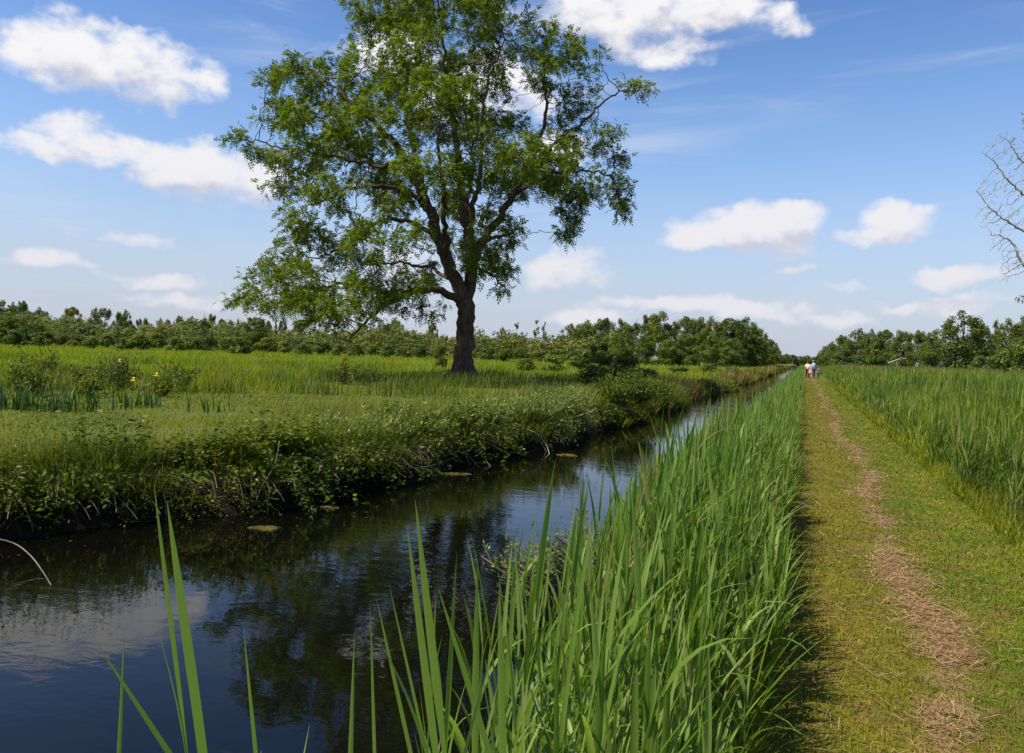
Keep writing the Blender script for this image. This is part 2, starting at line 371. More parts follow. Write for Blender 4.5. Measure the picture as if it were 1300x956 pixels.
    strip = g.m('MULTIPLY', g.ramp(g.m('ADD', g.m('ADD', d, g.m('MULTIPLY', g.noise(P, 7, 4, .7), .30)), g.m('MULTIPLY', g.noise(P, 2.4, 3, .6), .6)), .40, .56, 1, 0), .75)
    c = g.mix(strip, c, g.mix(n3, (.17, .105, .055), (.32, .21, .12)))
    g.put(b.inputs['Base Color'], c); b.inputs['Roughness'].default_value = .95; b.inputs['Specular IOR Level'].default_value = .1
    tag(mesh('path', V, np.stack([i+j, i+ny+j, i+ny+j+1, i+j+1], -1).reshape(-1, 4), m, True), kind='structure')
build_ground()
# ------------------------------------------------------------------ tree growing
def resample(pts, step):
    pts = np.asarray(pts, float); d = np.r_[0, np.cumsum(np.linalg.norm(np.diff(pts[:, :3], axis=0), axis=1))]
    n = max(2, int(round(d[-1]/step))+1); t = np.linspace(0, d[-1], n)
    # smooth through the points
    out = np.stack([np.interp(t, d, pts[:, k]) for k in range(pts.shape[1])], 1)
    for _ in range(2): out[1:-1] = (out[:-2]+2*out[1:-1]+out[2:])/4
    return out
def grow(limbs, A, leafy, step=.35, kill=.5, infl=6.0, iters=90, tip=.012, expo=2.35, jitter=.12):
    """space colonisation: limbs are given polylines (x,y,z,r); A are the points the twigs reach for"""
    pos, par, rmin = [], [], []
    for L in limbs:
        P = resample(L, step); base = -1
        if pos:
            d = np.linalg.norm(np.array(pos)-P[0, :3], axis=1); base = int(np.argmin(d))
        for k, p in enumerate(P):
            if k == 0 and base >= 0: prev = base; continue
            if k == 0: prev = -1
            w = jitter*.75*step if k > 1 else 0
            pos.append(p[:3]+rng.normal(size=3)*w); par.append(prev); rmin.append(p[3]); prev = len(pos)-1
    pos = [np.asarray(p) for p in pos]; P = np.array(pos)
    dist = np.full(len(A), 1e9); near = np.zeros(len(A), int)
    for s in range(0, len(P), 400):
        dd = np.linalg.norm(A[:, None]-P[None, s:s+400], axis=2); k = dd.argmin(1); v = dd[np.arange(len(A)), k]
        u = v < dist; dist[u] = v[u]; near[u] = k[u]+s
    alive = dist > kill; kids = {}
    for it in range(iters):
        act = alive & (dist < infl)
        if not act.any(): break
        idx = np.where(act)[0]; dr = nrm(A[idx]-P[near[idx]])
        acc = np.zeros((len(P), 3)); np.add.at(acc, near[idx], dr)
        src = np.unique(near[idx]); src = np.array([q for q in src if kids.get(q, 0) < 3], int)
        if len(src) == 0: break
        nd = nrm(nrm(acc[src]) + rng.normal(size=(len(src), 3))*jitter)
        new = P[src]+nd*step
        b = len(P); P = np.concatenate([P, new]); par += list(src); rmin += [0]*len(src)
        for q in src: kids[q] = kids.get(q, 0)+1
        ai = np.where(alive)[0]; dd = np.linalg.norm(A[ai][:, None]-new[None], axis=2); k = dd.argmin(1); v = dd[np.arange(len(ai)), k]
        u = v < dist[ai]; dist[ai[u]] = v[u]; near[ai[u]] = k[u]+b
        alive &= dist > kill
    par = np.array(par); n = len(P); ch = [[] for _ in range(n)]
    for i, p in enumerate(par):
        if p >= 0: ch[p].append(i)
    acc = np.zeros(n); R = np.zeros(n); depth = np.zeros(n, int)
    order = []; st = [i for i in range(n) if par[i] < 0]
    while st:
        i = st.pop(); order.append(i); st += ch[i]
    for i in reversed(order):
        R[i] = max((acc[i])**(1/expo) if ch[i] else tip, tip)
        R[i] = max(R[i]*1.0, rmin[i]) if rmin[i] > 0 else R[i]
        if par[i] >= 0: acc[par[i]] += R[i]**expo; depth[par[i]] = max(depth[par[i]], depth[i]+1)
    # a limb may not be thinner than its given radius nor thicker than its parent
    for i in order:
        if rmin[i] > 0: R[i] = rmin[i]
        if par[i] >= 0: R[i] = min(R[i], R[par[i]])
    # lf: does the nearest attractor carry leaves
    lf = np.zeros(n, bool)
    for s in range(0, n, 1500):
        dd = np.linalg.norm(P[s:s+1500][:, None]-A[None], axis=2); lf[s:s+1500] = leafy[dd.argmin(1)] & (dd.min(1) < 2.2*kill+.8)
    return P, par, R, depth, ch, lf
def skeleton_mesh(P, par, R, ch, thick=.05):
    parts = []; roots = [i for i in range(len(P)) if par[i] < 0]; st = [(r, -1) for r in roots]
    while st:
        i, frm = st.pop(); chain = ([frm] if frm >= 0 else [])+[i]
        while ch[chain[-1]]:
            c = sorted(ch[chain[-1]], key=lambda q: -R[q])
            for q in c[1:]: st.append((q, chain[-1]))
            chain.append(c[0])
        if len(chain) < 2: continue
        r = R[chain].copy()
        if frm >= 0: r[0] = r[1]
        r[-1] *= .5
        p = P[chain]
        parts.append(tube(p, r, 12 if r.max() > .2 else (7 if r.max() > thick else 4)))
    return join(parts)
def ellipsoid_pts(c, r, n, shell=0.0):
    v = rot_dirs(n); k = U(shell**3, 1, n)**(1/3)
    return np.asarray(c)+v*k[:, None]*np.asarray(r)
# ------------------------------------------------------------------ the great ash tree
D0 = 41.5
def TP(px, py, dd=0.0):
    return np.array(at_fwd(px, py, D0+dd))
LOBES = [  # px, py, rx, ry, depth, leafiness 0/1
 (470,28,36,32,1,1),(508,5,34,28,-1,1),(556,20,44,28,2,1),(600,8,38,24,-2,1),(540,66,50,30,-2,1),(620,58,38,28,2,1),(668,44,36,26,0,1),
 (700,58,32,30,1,1),(738,72,28,20,0,1),(764,64,12,9,0,1),(690,92,34,22,-1,1),(640,105,24,16,1,1),(590,100,34,26,3,1),(480,92,40,34,-2,1),
 (430,108,42,34,1,1),(386,104,40,26,-1,1),(345,96,16,12,0,1),(365,140,34,22,1,1),(410,160,48,28,-3,1),(336,152,20,10,0,1),
 (300,175,18,11,0,1),(330,197,22,11,1,1),(370,195,34,22,-1,1),(450,180,42,30,3,1),(500,150,44,34,-4,1),(398,226,42,22,2,1),(360,240,24,16,0,1),
 (378,272,26,20,-2,1),(430,250,38,24,-4,1),(388,300,32,20,1,1),(362,328,28,18,-1,1),(336,352,26,16,0,1),(308,377,22,12,1,1),(345,386,36,16,-2,1),
 (392,360,44,26,-3,1),(430,320,34,20,2,1),(462,288,28,16,-3,1),(440,368,38,28,-2,1),(412,402,38,16,-4,1),(442,420,16,12,-3,1),(484,340,36,26,3,1),
 (506,378,28,14,-2,1),(540,398,24,10,-1,1),(540,352,26,20,4,1),(500,252,36,30,4,1),(552,222,42,32,-6,1),(528,300,22,20,-5,1),(580,262,30,28,6,1),
 (610,200,38,36,-5,1),(640,160,30,26,4,1),(640,240,36,30,5,1),(624,290,30,22,-4,1),(604,332,24,24,-3,1),(632,342,20,20,1,1),(640,368,12,12,0,1),(650,300,20,12,2,1),
 (690,200,42,32,-2,1),(722,152,32,26,1,1),(730,190,32,26,3,1),(690,236,30,18,3,1),(722,250,26,26,0,1),(728,292,16,20,0,1),(746,230,28,24,-2,1),
 (780,240,20,26,0,1),(792,262,14,12,0,1),(780,196,22,16,1,1),(772,166,20,10,-1,1),(816,112,13,12,0,1),(800,108,14,8,0,1),(740,118,22,11,0,1),(705,128,22,16,0,1),
 (575,150,50,40,5,1),(470,220,40,30,5,1),(560,120,40,30,-6,1),(660,200,30,30,-6,1),(440,140,30,24,4,1),(520,100,40,26,5,1),(600,160,36,30,7,1),(580,310,30,18,5,1),
 (470,310,30,20,-6,1),(420,190,34,20,5,1),(380,378,30,14,2,1),(330,372,16,8,-1,1),(700,218,30,24,6,1),(520,20,40,26,5,1),(620,20,30,20,5,1),
 (480,372,30,16,-5,1),(440,388,30,14,-5,1),(520,356,28,14,-4,1),(465,404,24,12,-4,1),(410,382,30,14,-5,1),
 (560,-35,60,26,0,1),(490,-25,44,22,2,1),(630,-22,40,18,-1,1),
 (795,92,14,8,0,0),(755,100,26,12,0,0),(382,72,10,12,0,0),(395,66,8,6,0,0),(715,85,22,20,2,0),(500,300,26,16,0,0),(630,125,30,26,1,0),(437,428,16,10,-3,0)]
ash_limbs_px = [
 [(586,487,0,.74),(587,474,0,.60),(589,455,0,.50),(590,425,0,.47),(591,398,0,.47),(590,382,0,.48)],
 [(590,386,0,.36),(580,360,-.2,.36),(568,330,-.3,.34),(556,300,-.5,.32),(546,268,-.8,.28),(532,236,-1,.25),(514,205,-1,.20),(498,180,-1.5,.16),(470,150,-2,.12),(440,122,-2,.08),(410,100,-1,.05)],
 [(590,386,0,.36),(597,360,.2,.34),(599,335,.3,.32),(594,300,.5,.27),(590,270,.6,.24),(585,235,.8,.20),(580,190,.5,.16),(575,140,.5,.12),(568,90,0,.09),(560,40,0,.06),(555,-15,0,.04)],
 [(599,335,.3,.28),(612,308,.8,.24),(634,276,1,.20),(652,248,1.5,.17),(670,215,1,.14),(684,180,.5,.11),(693,140,0,.08),(690,95,0,.05)],
 [(540,252,-.9,.16),(530,205,1,.14),(518,160,1.5,.11),(506,110,1,.08),(500,60,1,.06),(492,10,1,.04)],
 [(594,300,.5,.16),(604,255,-.5,.15),(613,200,-1,.12),(612,145,-1,.09),(622,95,-1,.06),(640,50,0,.04)],
 [(670,215,1,.10),(700,188,-.5,.09),(735,160,-1,.07),(770,125,-.5,.05),(806,112,0,.03)],
 [(652,248,1.5,.11),(690,226,-.5,.09),(730,214,-1.5,.07),(772,222,-.5,.04)],
 [(586,384,0,.22),(570,372,-.8,.20),(550,367,-1.2,.17),(525,370,-2,.15),(505,376,-2.4,.13),(486,388,-2.8,.11),(472,402,-3,.08),(455,418,-3,.06),(440,432,-3,.04)],
 [(505,376,-2.4,.10),(470,366,-2,.09),(430,362,-2,.07),(380,368,-1,.05),(335,376,-.5,.03)],
 [(556,300,-.5,.15),(530,285,-.8,.13),(500,276,-1,.11),(470,290,-1.5,.08),(440,315,-1,.06),(400,330,-.5,.04)],
 [(514,205,-1,.13),(485,212,0,.11),(450,204,1,.09),(410,196,.5,.07),(360,188,0,.05),(318,178,0,.03)],
 [(546,268,-.8,.13),(515,240,-2,.11),(480,235,-3,.09),(440,240,-3,.07),(395,262,-2,.04)],
 [(594,300,.5,.15),(592,260,3,.13),(600,215,5,.10),(600,165,6,.07),(580,120,5,.04)],
 [(568,330,-.3,.15),(565,280,-3,.13),(562,235,-5,.10),(556,180,-6,.07),(560,130,-6,.04)],
 [(599,335,.3,.12),(622,345,.5,.08),(640,362,.3,.04)],
 [(612,308,.8,.12),(640,300,1.5,.09),(660,290,2,.05)],
 [(580,360,-.2,.12),(550,340,2,.10),(515,335,3,.07),(480,335,3,.04)]]
def build_ash():
    limbs = [[(*TP(a, b, c), r) for a, b, c, r in L] for L in ash_limbs_px]
    A, lf = [], []
    s = D0/F
    for px, py, rx, ry, dd, leaf in LOBES:
        c = TP(px, py, dd); rxm, rym = rx*s, ry*s
        n = int((34 if leaf else 14)*rxm*rym*(.6 if px > 660 and py < 175 else 1)) + 3
        A.append(ellipsoid_pts(c, (rxm, max(.8, (rxm+rym)*.75), rym), n)); lf += [bool(leaf)]*n
    A = np.concatenate(A); lf = np.array(lf)
    P, par, R, depth, ch, leafy = grow(limbs, A, lf, step=.30, kill=.36, infl=5, iters=110, tip=.012, expo=2.3, jitter=.28)
    root = empty('ash_tree', Vector(TP(586, 486, 0))); o0 = np.array(root.location)
    tag(root, 'big lone ash tree with a thick dark trunk and wide open crown in the meadow', 'tree')
    V, Fq = skeleton_mesh(P, par, R, ch); pr = [(V, Fq)]; b0 = TP(587, 480, 0)
    for k in range(7):
        a = k*.9+.3; q = np.array([math.cos(a), math.sin(a), 0]); l = 1.0+.35*math.sin(k*2.1)
        pr.append(tube([b0+q*.35+[0, 0, .95], b0+q*.50+[0, 0, .40], b0+q*.78*l+[0, 0, .08], b0+q*1.25*l+[0, 0, -.12]], [.14, .22, .16, .05], 8))
    V, Fq = join(pr)
    trunk = mesh('trunk', V-o0, Fq, MAT['bark'], True, root)
    # compound leaves on the outer twigs
    idx = np.where(leafy & (R < .055) & (depth <= 6))[0]
    prob = np.clip(1.0-.08*depth[idx], .4, 1); idx = idx[rng.random(len(idx)) < prob*.60]
    per = 14; I = np.repeat(idx, per); n = len(I)
    bd = nrm(P[I]-P[np.maximum(par[I], 0)])
    d = nrm(bd*.7 + rot_dirs(n)*1.0 + np.array([0, 0, -.10])); O = P[I]+rng.normal(size=(n, 3))*.17
    up = nrm(np.array([0, 0, 1.0])+rng.normal(size=(n, 3))*.55); sd_ = nrm(np.cross(d, up)); up = np.cross(sd_, d)
    Ls = U(.26, .48, n)[:, None]; parts = []
    for t, sg in ((.30, 1), (.30, -1), (.52, 1), (.52, -1), (.74, 1), (.74, -1), (.92, 0)):
        ld = nrm(d*(.55 if sg else 1)+sd_*sg*.85+np.array([0, 0, -.22])*(.5+t))
        base = O+d*Ls*t-np.array([0, 0, 1])*(Ls*t**2*.28)
        k = kites(base, ld, nrm(up+rng.normal(size=(n, 3))*.2), Ls[:, 0]*U(.34, .50, n), Ls[:, 0]*U(.16, .23, n), .1); parts.append(k)
    V, Fq = join(parts)
    crown = mesh('crown', V-o0, Fq, MAT['ash'], False, root)
    print('ash nodes', len(P), 'leaves', n, 'quads', len(Fq))
build_ash()
# ------------------------------------------------------------------ far trees and bushes
def crown_mesh(lobes, nface, size, up=.15, flat=.0):
    """leaf clumps spread round the skin of many small lobes"""
    c = np.array([l[:3] for l in lobes], float); r = np.array([l[3:6] for l in lobes], float)
    w = r[:, 0]*r[:, 2]; k = rng.choice(len(lobes), nface, p=w/w.sum())
    v = rot_dirs(nface, .25); q = (U(.45, 1.08, nface))[:, None]
    P = c[k]+v*r[k]*q; out = nrm(v/r[k])
    Nn = nrm(out+rot_dirs(nface)*.65+np.array([0, 0, up])); a = nrm(np.cross(Nn, rot_dirs(nface))); b = np.cross(Nn, a)
    s = (size*U(.5, 1.25, nface))[:, None]
    V = np.stack([P-a*s*.5, P+b*s*.32, P+a*s*.55, P-b*s*.34], 1).reshape(-1, 3)
    return V, np.arange(nface*4).reshape(-1, 4)
def lobes_for(kind, seed):
    r = np.random.default_rng(seed); L = []
    if kind == 'round':       # unit tree: height 10, width about 8
        for k in range(34):
            h = r.uniform(.5, 8.9); env = 3.7*math.sin(math.pi*min(1, (h+1.9)/11.6))**.6
            a = r.uniform(0, 6.28); q = env*r.uniform(.35, .85); s = r.uniform(1.1, 2.1)*(1-.035*h)
            L.append((q*math.cos(a), q*math.sin(a), h, s, s, s*.8))
        for k in range(22):
            h = r.uniform(4.0, 9.7); env = 3.6*math.sin(math.pi*min(1, (h+1.9)/11.7))**.6; a = r.uniform(0, 6.28); s = r.uniform(.35, .8)
            L.append((env*math.cos(a), env*math.sin(a), h, s, s, s*1.1))
    elif kind == 'tall':      # birch or aspen like, narrow and ragged
        for k in range(26):
            h = r.uniform(.6, 9.4); env = 2.3*(1-(h/10.6)**2)**.6
            a = r.uniform(0, 6.28); q = env*r.uniform(.3, .95); s = r.uniform(.75, 1.35)*(1.1-.05*h)
            L.append((q*math.cos(a), q*math.sin(a), h, s, s, s*1.1))
    elif kind == 'cone':
        for k in range(26):
            h = r.uniform(.6, 9.4); env = 3.0*(1-h/10.2)
            a = r.uniform(0, 6.28); q = env*r.uniform(.4, .9); s = .45+1.1*(1-h/10.2)*r.uniform(.7, 1.2)
            L.append((q*math.cos(a), q*math.sin(a), h, s, s, s*.8))
    elif kind == 'bush':      # unit bush: height 3, width 3.6, down to the ground
        for k in range(20):
            h = r.uniform(.3, 2.45); env = 1.35*(1-(h/3.2)**2.5)
            a = r.uniform(0, 6.28); q = env*r.uniform(.3, 1); s = r.uniform(.38, .75)
            L.append((q*math.cos(a), q*math.sin(a), h, s, s, s*.75))
    elif kind == 'thin':
        for k in range(14):
            h = r.uniform(4.0, 9.6); env = 1.5*(1-((h-6.5)/5)**2)
            a = r.uniform(0, 6.28); q = env*r.uniform(.2, 1); s = r.uniform(.35, .75)
            L.append((q*math.cos(a), q*math.sin(a), h, s, s, s*.9))
    return L
def trunk_mesh(kind, seed):
    r = np.random.default_rng(seed+50); parts = []
    H, R0 = {'round': (7, .28), 'tall': (8.6, .17), 'cone': (9, .2), 'bush': (2.0, .06), 'thin': (9, .14)}[kind]
    if kind == 'bush':
        for k in range(9):
            a = r.uniform(0, 6.28); l = r.uniform(1.4, 2.6); t = r.uniform(.15, .6)
            p = [(math.cos(a)*l*s*math.sin(t)*(1+.2*s), math.sin(a)*l*s*math.sin(t), l*s*math.cos(t)-.1*(s == 0)) for s in (0, .4, .75, 1)]
            parts.append(tube(p, [.05, .035, .02, .008], 4))
        return join(parts)
    z = np.linspace(-.3, H, 8); x = np.cumsum(r.normal(size=8))*.12; y = np.cumsum(r.normal(size=8))*.12; x -= x[0]; y -= y[0]
    parts.append(tube(np.stack([x, y, z], 1), R0*(1-z/H*.85).clip(.1, 1.1), 7))
    for k in range(12):
        i = r.integers(2, 8); b = np.array([x[i], y[i], z[i]*r.uniform(.8, 1)]); a = r.uniform(0, 6.28); l = (2.6 if kind == 'round' else 1.4)*r.uniform(.6, 1.1)
        d = np.array([math.cos(a), math.sin(a), r.uniform(.4, 1.3)]); p = [b+d*l*s+np.array([0, 0, .3*s*s]) for s in (0, .35, .7, 1)]
        parts.append(tube(p, [R0*.4, R0*.3, R0*.18, R0*.06], 4))
    return join(parts)
PROTO = {}
def proto(kind, var, mat, name, nf=None, size=None):
    key = (kind, var, mat, name)
    if key in PROTO: return PROTO[key]
    nf = nf or {'round': 13000, 'tall': 8500, 'cone': 4600, 'bush': 2600, 'thin': 1000}[kind]
    size = size or {'round': .34, 'tall': .28, 'cone': .34, 'bush': .25, 'thin': .32}[kind]
    r = empty(name, (0, 0, -50)); V, Fq = crown_mesh(lobes_for(kind, 100+var*7+len(kind)), nf, size)
    mesh('crown' if kind != 'bush' else 'foliage', V, Fq, MAT[mat], False, r)
    V, Fq = trunk_mesh(kind, var); mesh('trunk' if kind != 'bush' else 'stems', V, Fq, MAT['bark_far'] if kind != 'bush' else MAT['twig'], True, r)
    PROTO[key] = [r, False]
    return PROTO[key]
def place(kind, var, mat, name, px, top, fwd, width, label, cat, group, z=0.0):
    """tree in picture column px at depth fwd whose top shows at row top; width in picture pixels"""
    pr = proto(kind, var, mat, name)
    o = copy_tree(pr[0]) if pr[1] else pr[0]; pr[1] = True
    p = ground_at(px, fwd, z); p.z = float(gz(p.x, p.y))-.05 if abs(z) < .01 else z
    hgt = (hor(px)-top)*fwd/F+EYE-p.z; unit = {'bush': 3.05}.get(kind, 10.1); wu = {'round': 8.6, 'tall': 5.2, 'cone': 6.2, 'bush': 3.6, 'thin': 4.0}[kind]
    sz = hgt/unit; sw = width*fwd/F/wu*(1.6 if kind in ('round', 'tall') else 1.25)
    o.location = p; o.scale = (sw, sw, sz); o.rotation_euler = (0, 0, random.uniform(0, 6.28))
    tag(o, label, cat, group)
    return o
ORD = ['first', 'second', 'third', 'fourth', 'fifth', 'sixth', 'seventh', 'eighth', 'ninth', 'tenth', 'eleventh', 'twelfth', 'thirteenth', 'fourteenth', 'fifteenth', 'sixteenth',
       'seventeenth', 'eighteenth', 'nineteenth', 'twentieth', 'twenty first', 'twenty second', 'twenty third', 'twenty fourth', 'twenty fifth', 'twenty sixth', 'twenty seventh', 'twenty eighth',
       'twenty ninth', 'thirtieth', 'thirty first', 'thirty second', 'thirty third', 'thirty fourth', 'thirty fifth', 'thirty sixth', 'thirty seventh', 'thirty eighth', 'thirty ninth', 'fortieth']
def row(items, name, cat, group, where, mats):
    """items: (kind, px, top, fwd, width, look)"""
    items = sorted(items, key=lambda t: t[1])
    for i, (kind, px, top, fwd, width, look) in enumerate(items):
        place(kind, i % 3, mats[i % len(mats)], name, px, top, fwd, width*(.95 if name == 'skyline_tree' else 1), f"{look} {where}, {ORD[i]} from the left", cat, group)
def far_vegetation():
    # trees standing up on the skyline behind the scrub, far left
    sk = [('round',2,382,250,26,'broad dark tree'),('round',14,384,255,16,'rounded dark tree'),('round',26,381,250,18,'tall dark round tree'),('tall',36,393,245,16,'slim green tree'),
          ('round',50,391,240,20,'round green tree'),('round',90,389,270,22,'wide dark tree'),('round',119,391,275,13,'low dark tree'),('tall',132,386,275,15,'tall oval tree'),
          ('round',150,395,280,12,'small rounded tree'),('round',159,394,280,14,'dark round tree'),('tall',175,401,300,7,'tiny slim tree'),('round',184,403,300,9,'tiny round tree'),
          ('round',203,404,300,8,'tiny dark tree'),('tall',212,402,300,10,'little upright tree'),('round',227,400,290,13,'small round dark tree'),('round',242,402,290,16,'low wide dark tree'),
          ('tall',268,394,290,9,'slim grey green tree'),('round',281,404,290,13,'low round tree'),('round',292,406,300,8,'very small tree'),('cone',301,400,300,9,'small pointed tree'),
          ('round',340,406,300,9,'tiny rounded tree'),('cone',349,401,300,7,'tiny pointed tree'),('round',358,404,300,10,'small dark tree'),('round',378,405,300,14,'low broad tree'),
          ('round',500,404,210,22,'bright round tree'),('tall',455,408,280,12,'slim tree'),('round',548,410,280,14,'low dark tree'),('thin',655,406,190,11,'thin open tree'),
          ('thin',680,405,190,9,'thin feathery tree'),('thin',690,407,190,8,'thin pale tree'),('round',636,416,230,14,'small round tree')]
    row(sk, 'skyline_tree', 'tree', 'trees standing on the skyline behind the scrub', 'on the skyline behind the meadow scrub', ['far', 'far_dark', 'far'])
    # bushes at the far edge of the meadow
    fr = []
    xs = [18,38,58,76,98,116,136,158,178,200,222,242,288,306,340,362,386,408,430,452,474,492,512,534,556,620,640,662,684,706]
    hs = [16,13,15,12,13,10,14,12,16,18,15,14,15,19,17,13,12,14,12,14,12,13,12,15,13,15,13,16,13,15]
    for i, (x, h) in enumerate(zip(xs, hs)):
        big = h*1.0; top = hor(x)+4-h + (x/720)*2
        fr.append(('bush', x, top, 128+14*math.sin(i*2.3), h*1.5+6*((i*7) % 3)/2, ['rounded bright bush', 'low olive bush', 'dense dark bush', 'loose green bush'][i % 4]))
    row(fr, 'meadow_bush', 'bush', 'bushes along the far edge of the meadow', 'at the far edge of the meadow', ['bush', 'bush', 'far_dark', 'bush', 'far'])
    place('cone', 1, 'far', 'pointed_bush_tree', 258, 398, 140, 30, 'dark pointed small tree rising out of the meadow bushes', 'tree', None)
    place('round', 2, 'far_dark', 'dark_round_tree', 322, 402, 150, 34, 'dark round tree among the bushes just under the left branch tips of the ash', 'tree', None)
    place('bush', 1, 'far_dark', 'edge_bush', 559, 432, 70, 16, 'small dark bush in the tall grass just beside the ash trunk', 'bush', None)
    place('round', 1, 'far', 'edge_tree', 12, 398, 140, 46, 'leafy round tree of the clump at the left end of the meadow scrub', 'tree', None)
    place('round', 0, 'far_dark', 'edge_tree', 36, 400, 150, 30, 'darker narrow tree beside the leafy clump at the left end', 'tree', None)
    # willow scrub behind: a mass nobody could count
    parts = []
    r = np.random.default_rng(5)
    for k in range(300):
        px = r.uniform(-120, 800); fwd = r.uniform(155, 240); p = ground_at(px, fwd)
        h = r.uniform(5.0, 7.2)*(1+.15*math.sin(px*.03)) if px < 600 else r.uniform(4.5, 7.0)
        sc = h/3.0; L = [(l[0]*sc*1.5, l[1]*sc*1.5, l[2]*sc, l[3]*sc, l[4]*sc, l[5]*sc) for l in lobes_for('bush', 900+k % 5)]
        V, Fq = crown_mesh(L, 420, .62); parts.append((V+np.array(p), Fq))
    V, Fq = join(parts); tag(mesh('willow_scrub', V, Fq, MAT['grey']), 'grey green willow scrub filling the far side of the meadow', 'scrub', kind='stuff')
    # wood on the far side of the canal
    wl = [('round',722,412,175,26,'round dark crowned tree'),('round',742,407,178,30,'rounded dark tree'),('round',764,403,180,34,'broad dark tree'),('round',786,406,175,26,'round tree'),
          ('tall',802,404,160,22,'loose upright tree'),('tall',822,398,158,24,'slim feathery tree'),('tall',836,392,155,26,'tallest slim pointed tree'),('tall',852,402,156,20,'slim green tree'),
          ('round',872,401,160,30,'round topped tree'),('tall',888,400,158,22,'upright tree'),('round',904,403,158,28,'dense round tree'),('round',925,403,156,32,'large rounded tree'),
          ('round',944,404,158,34,'large round tree'),('round',958,411,160,26,'rounded end tree'),('round',975,430,175,22,'lower round tree'),('tall',982,437,190,14,'small low tree')]
    row(wl, 'woodland_tree', 'tree', 'trees of the wood beyond the canal', 'in the wood beyond the canal', ['far', 'far', 'far_dark'])
    wl = [('tall',760,424,140,24,'bright young tree'),('round',790,420,138,26,'olive round tree'),('tall',820,425,135,24,'pale feathery young tree'),('round',850,430,140,24,'low round tree'),
          ('tall',872,420,140,22,'slim young tree'),('round',905,424,142,24,'low leafy tree'),('round',930,430,140,26,'low bright tree')]
    row(wl, 'young_tree', 'tree', 'young trees in front of the wood beyond the canal', 'in front of the wood beyond the canal', ['bush', 'far'])
    # wood on the right of the path
    wr = [('round',1046,440,330,12,'faint small tree'),('round',1056,434,300,16,'pale rounded tree'),('round',1070,425,270,24,'rounded tree'),('round',1088,418,240,28,'dense round tree'),
          ('round',1104,419,235,20,'round dark tree'),('round',1122,418,230,26,'broad round tree'),('round',1142,420,225,24,'dark leafy tree'),('tall',1150,415,225,14,'spiky topped tree'),('round',1168,419,170,26,'olive round tree'),
          ('round',1186,419,160,26,'ragged round tree'),('round',1222,396,130,46,'tallest broad dark tree'),('round',1244,411,150,26,'dark tree'),('cone',1263,402,165,22,'dark pointed pine like tree'),
          ('round',1282,406,160,32,'dark broad tree'),('round',1306,398,150,40,'large dark tree'),('round',1340,396,150,40,'big dark tree')]
    row(wr, 'wood_edge_tree', 'tree', 'trees of the wood beside the reed field', 'in the wood behind the reed field', ['far_dark', 'far'])
    bs = [('bush',1094,446,190,20,'bright low bush'),('bush',1112,440,185,22,'leafy green bush'),('bush',1062,447,240,18,'small green bush'),('bush',1140,446,170,20,'dark low bush'),
          ('bush',1178,440,140,26,'dark spreading bush'),('bush',1242,447,90,26,'bright green bush'),('bush',1272,438,80,34,'tall bright bush'),('bush',1296,425,75,38,'tallest bright leafy bush'),('bush',1330,430,75,40,'wide leafy bush')]
    row(bs, 'field_bush', 'bush', 'bushes between the wood and the reed field', 'between the wood and the reed field', ['bush'])
    fc = [('round',x,t,520,w,l) for x, t, w, l in ((990,452,10,'hazy low tree'),(998,449,12,'hazy round tree'),(1007,450,11,'hazy broad tree'),(1015,452,9,'small hazy tree'),(1024,451,12,'hazy dark tree'),(1033,453,9,'hazy bush like tree'),(1040,449,10,'hazy end tree'))]
    row(fc, 'distant_tree', 'tree', 'distant trees where the canal meets the horizon', 'where the canal meets the horizon', ['far_dark'])
    # scrub on the canal bank between ash and wood
    mb = [('bush',668,452,62,30,'low leafy bush'),('bush',705,447,66,34,'rounded bright bush'),('bush',738,440,68,36,'tall loose bush'),('bush',770,444,48,46,'dark drooping bush'),('bush',795,448,44,52,'dense dark bush'),
          ('bush',752,458,38,52,'dark wide bush'),('bush',816,464,40,44,'dark low bush'),('bush',862,462,60,30,'bright weedy bush'),('bush',900,460,80,30,'yellowish bush'),('bush',926,464,70,22,'reddish brown bush')]
    row(mb, 'bank_bush', 'bush', 'bushes on the canal bank between the ash and the wood', 'on the bank between ash and wood', ['far', 'bush', 'bush', 'far_dark', 'far_dark', 'far_dark', 'far_dark', 'bush'])  # dark leaf on the middle bushes puts the ash's shade into their colour
far_vegetation()
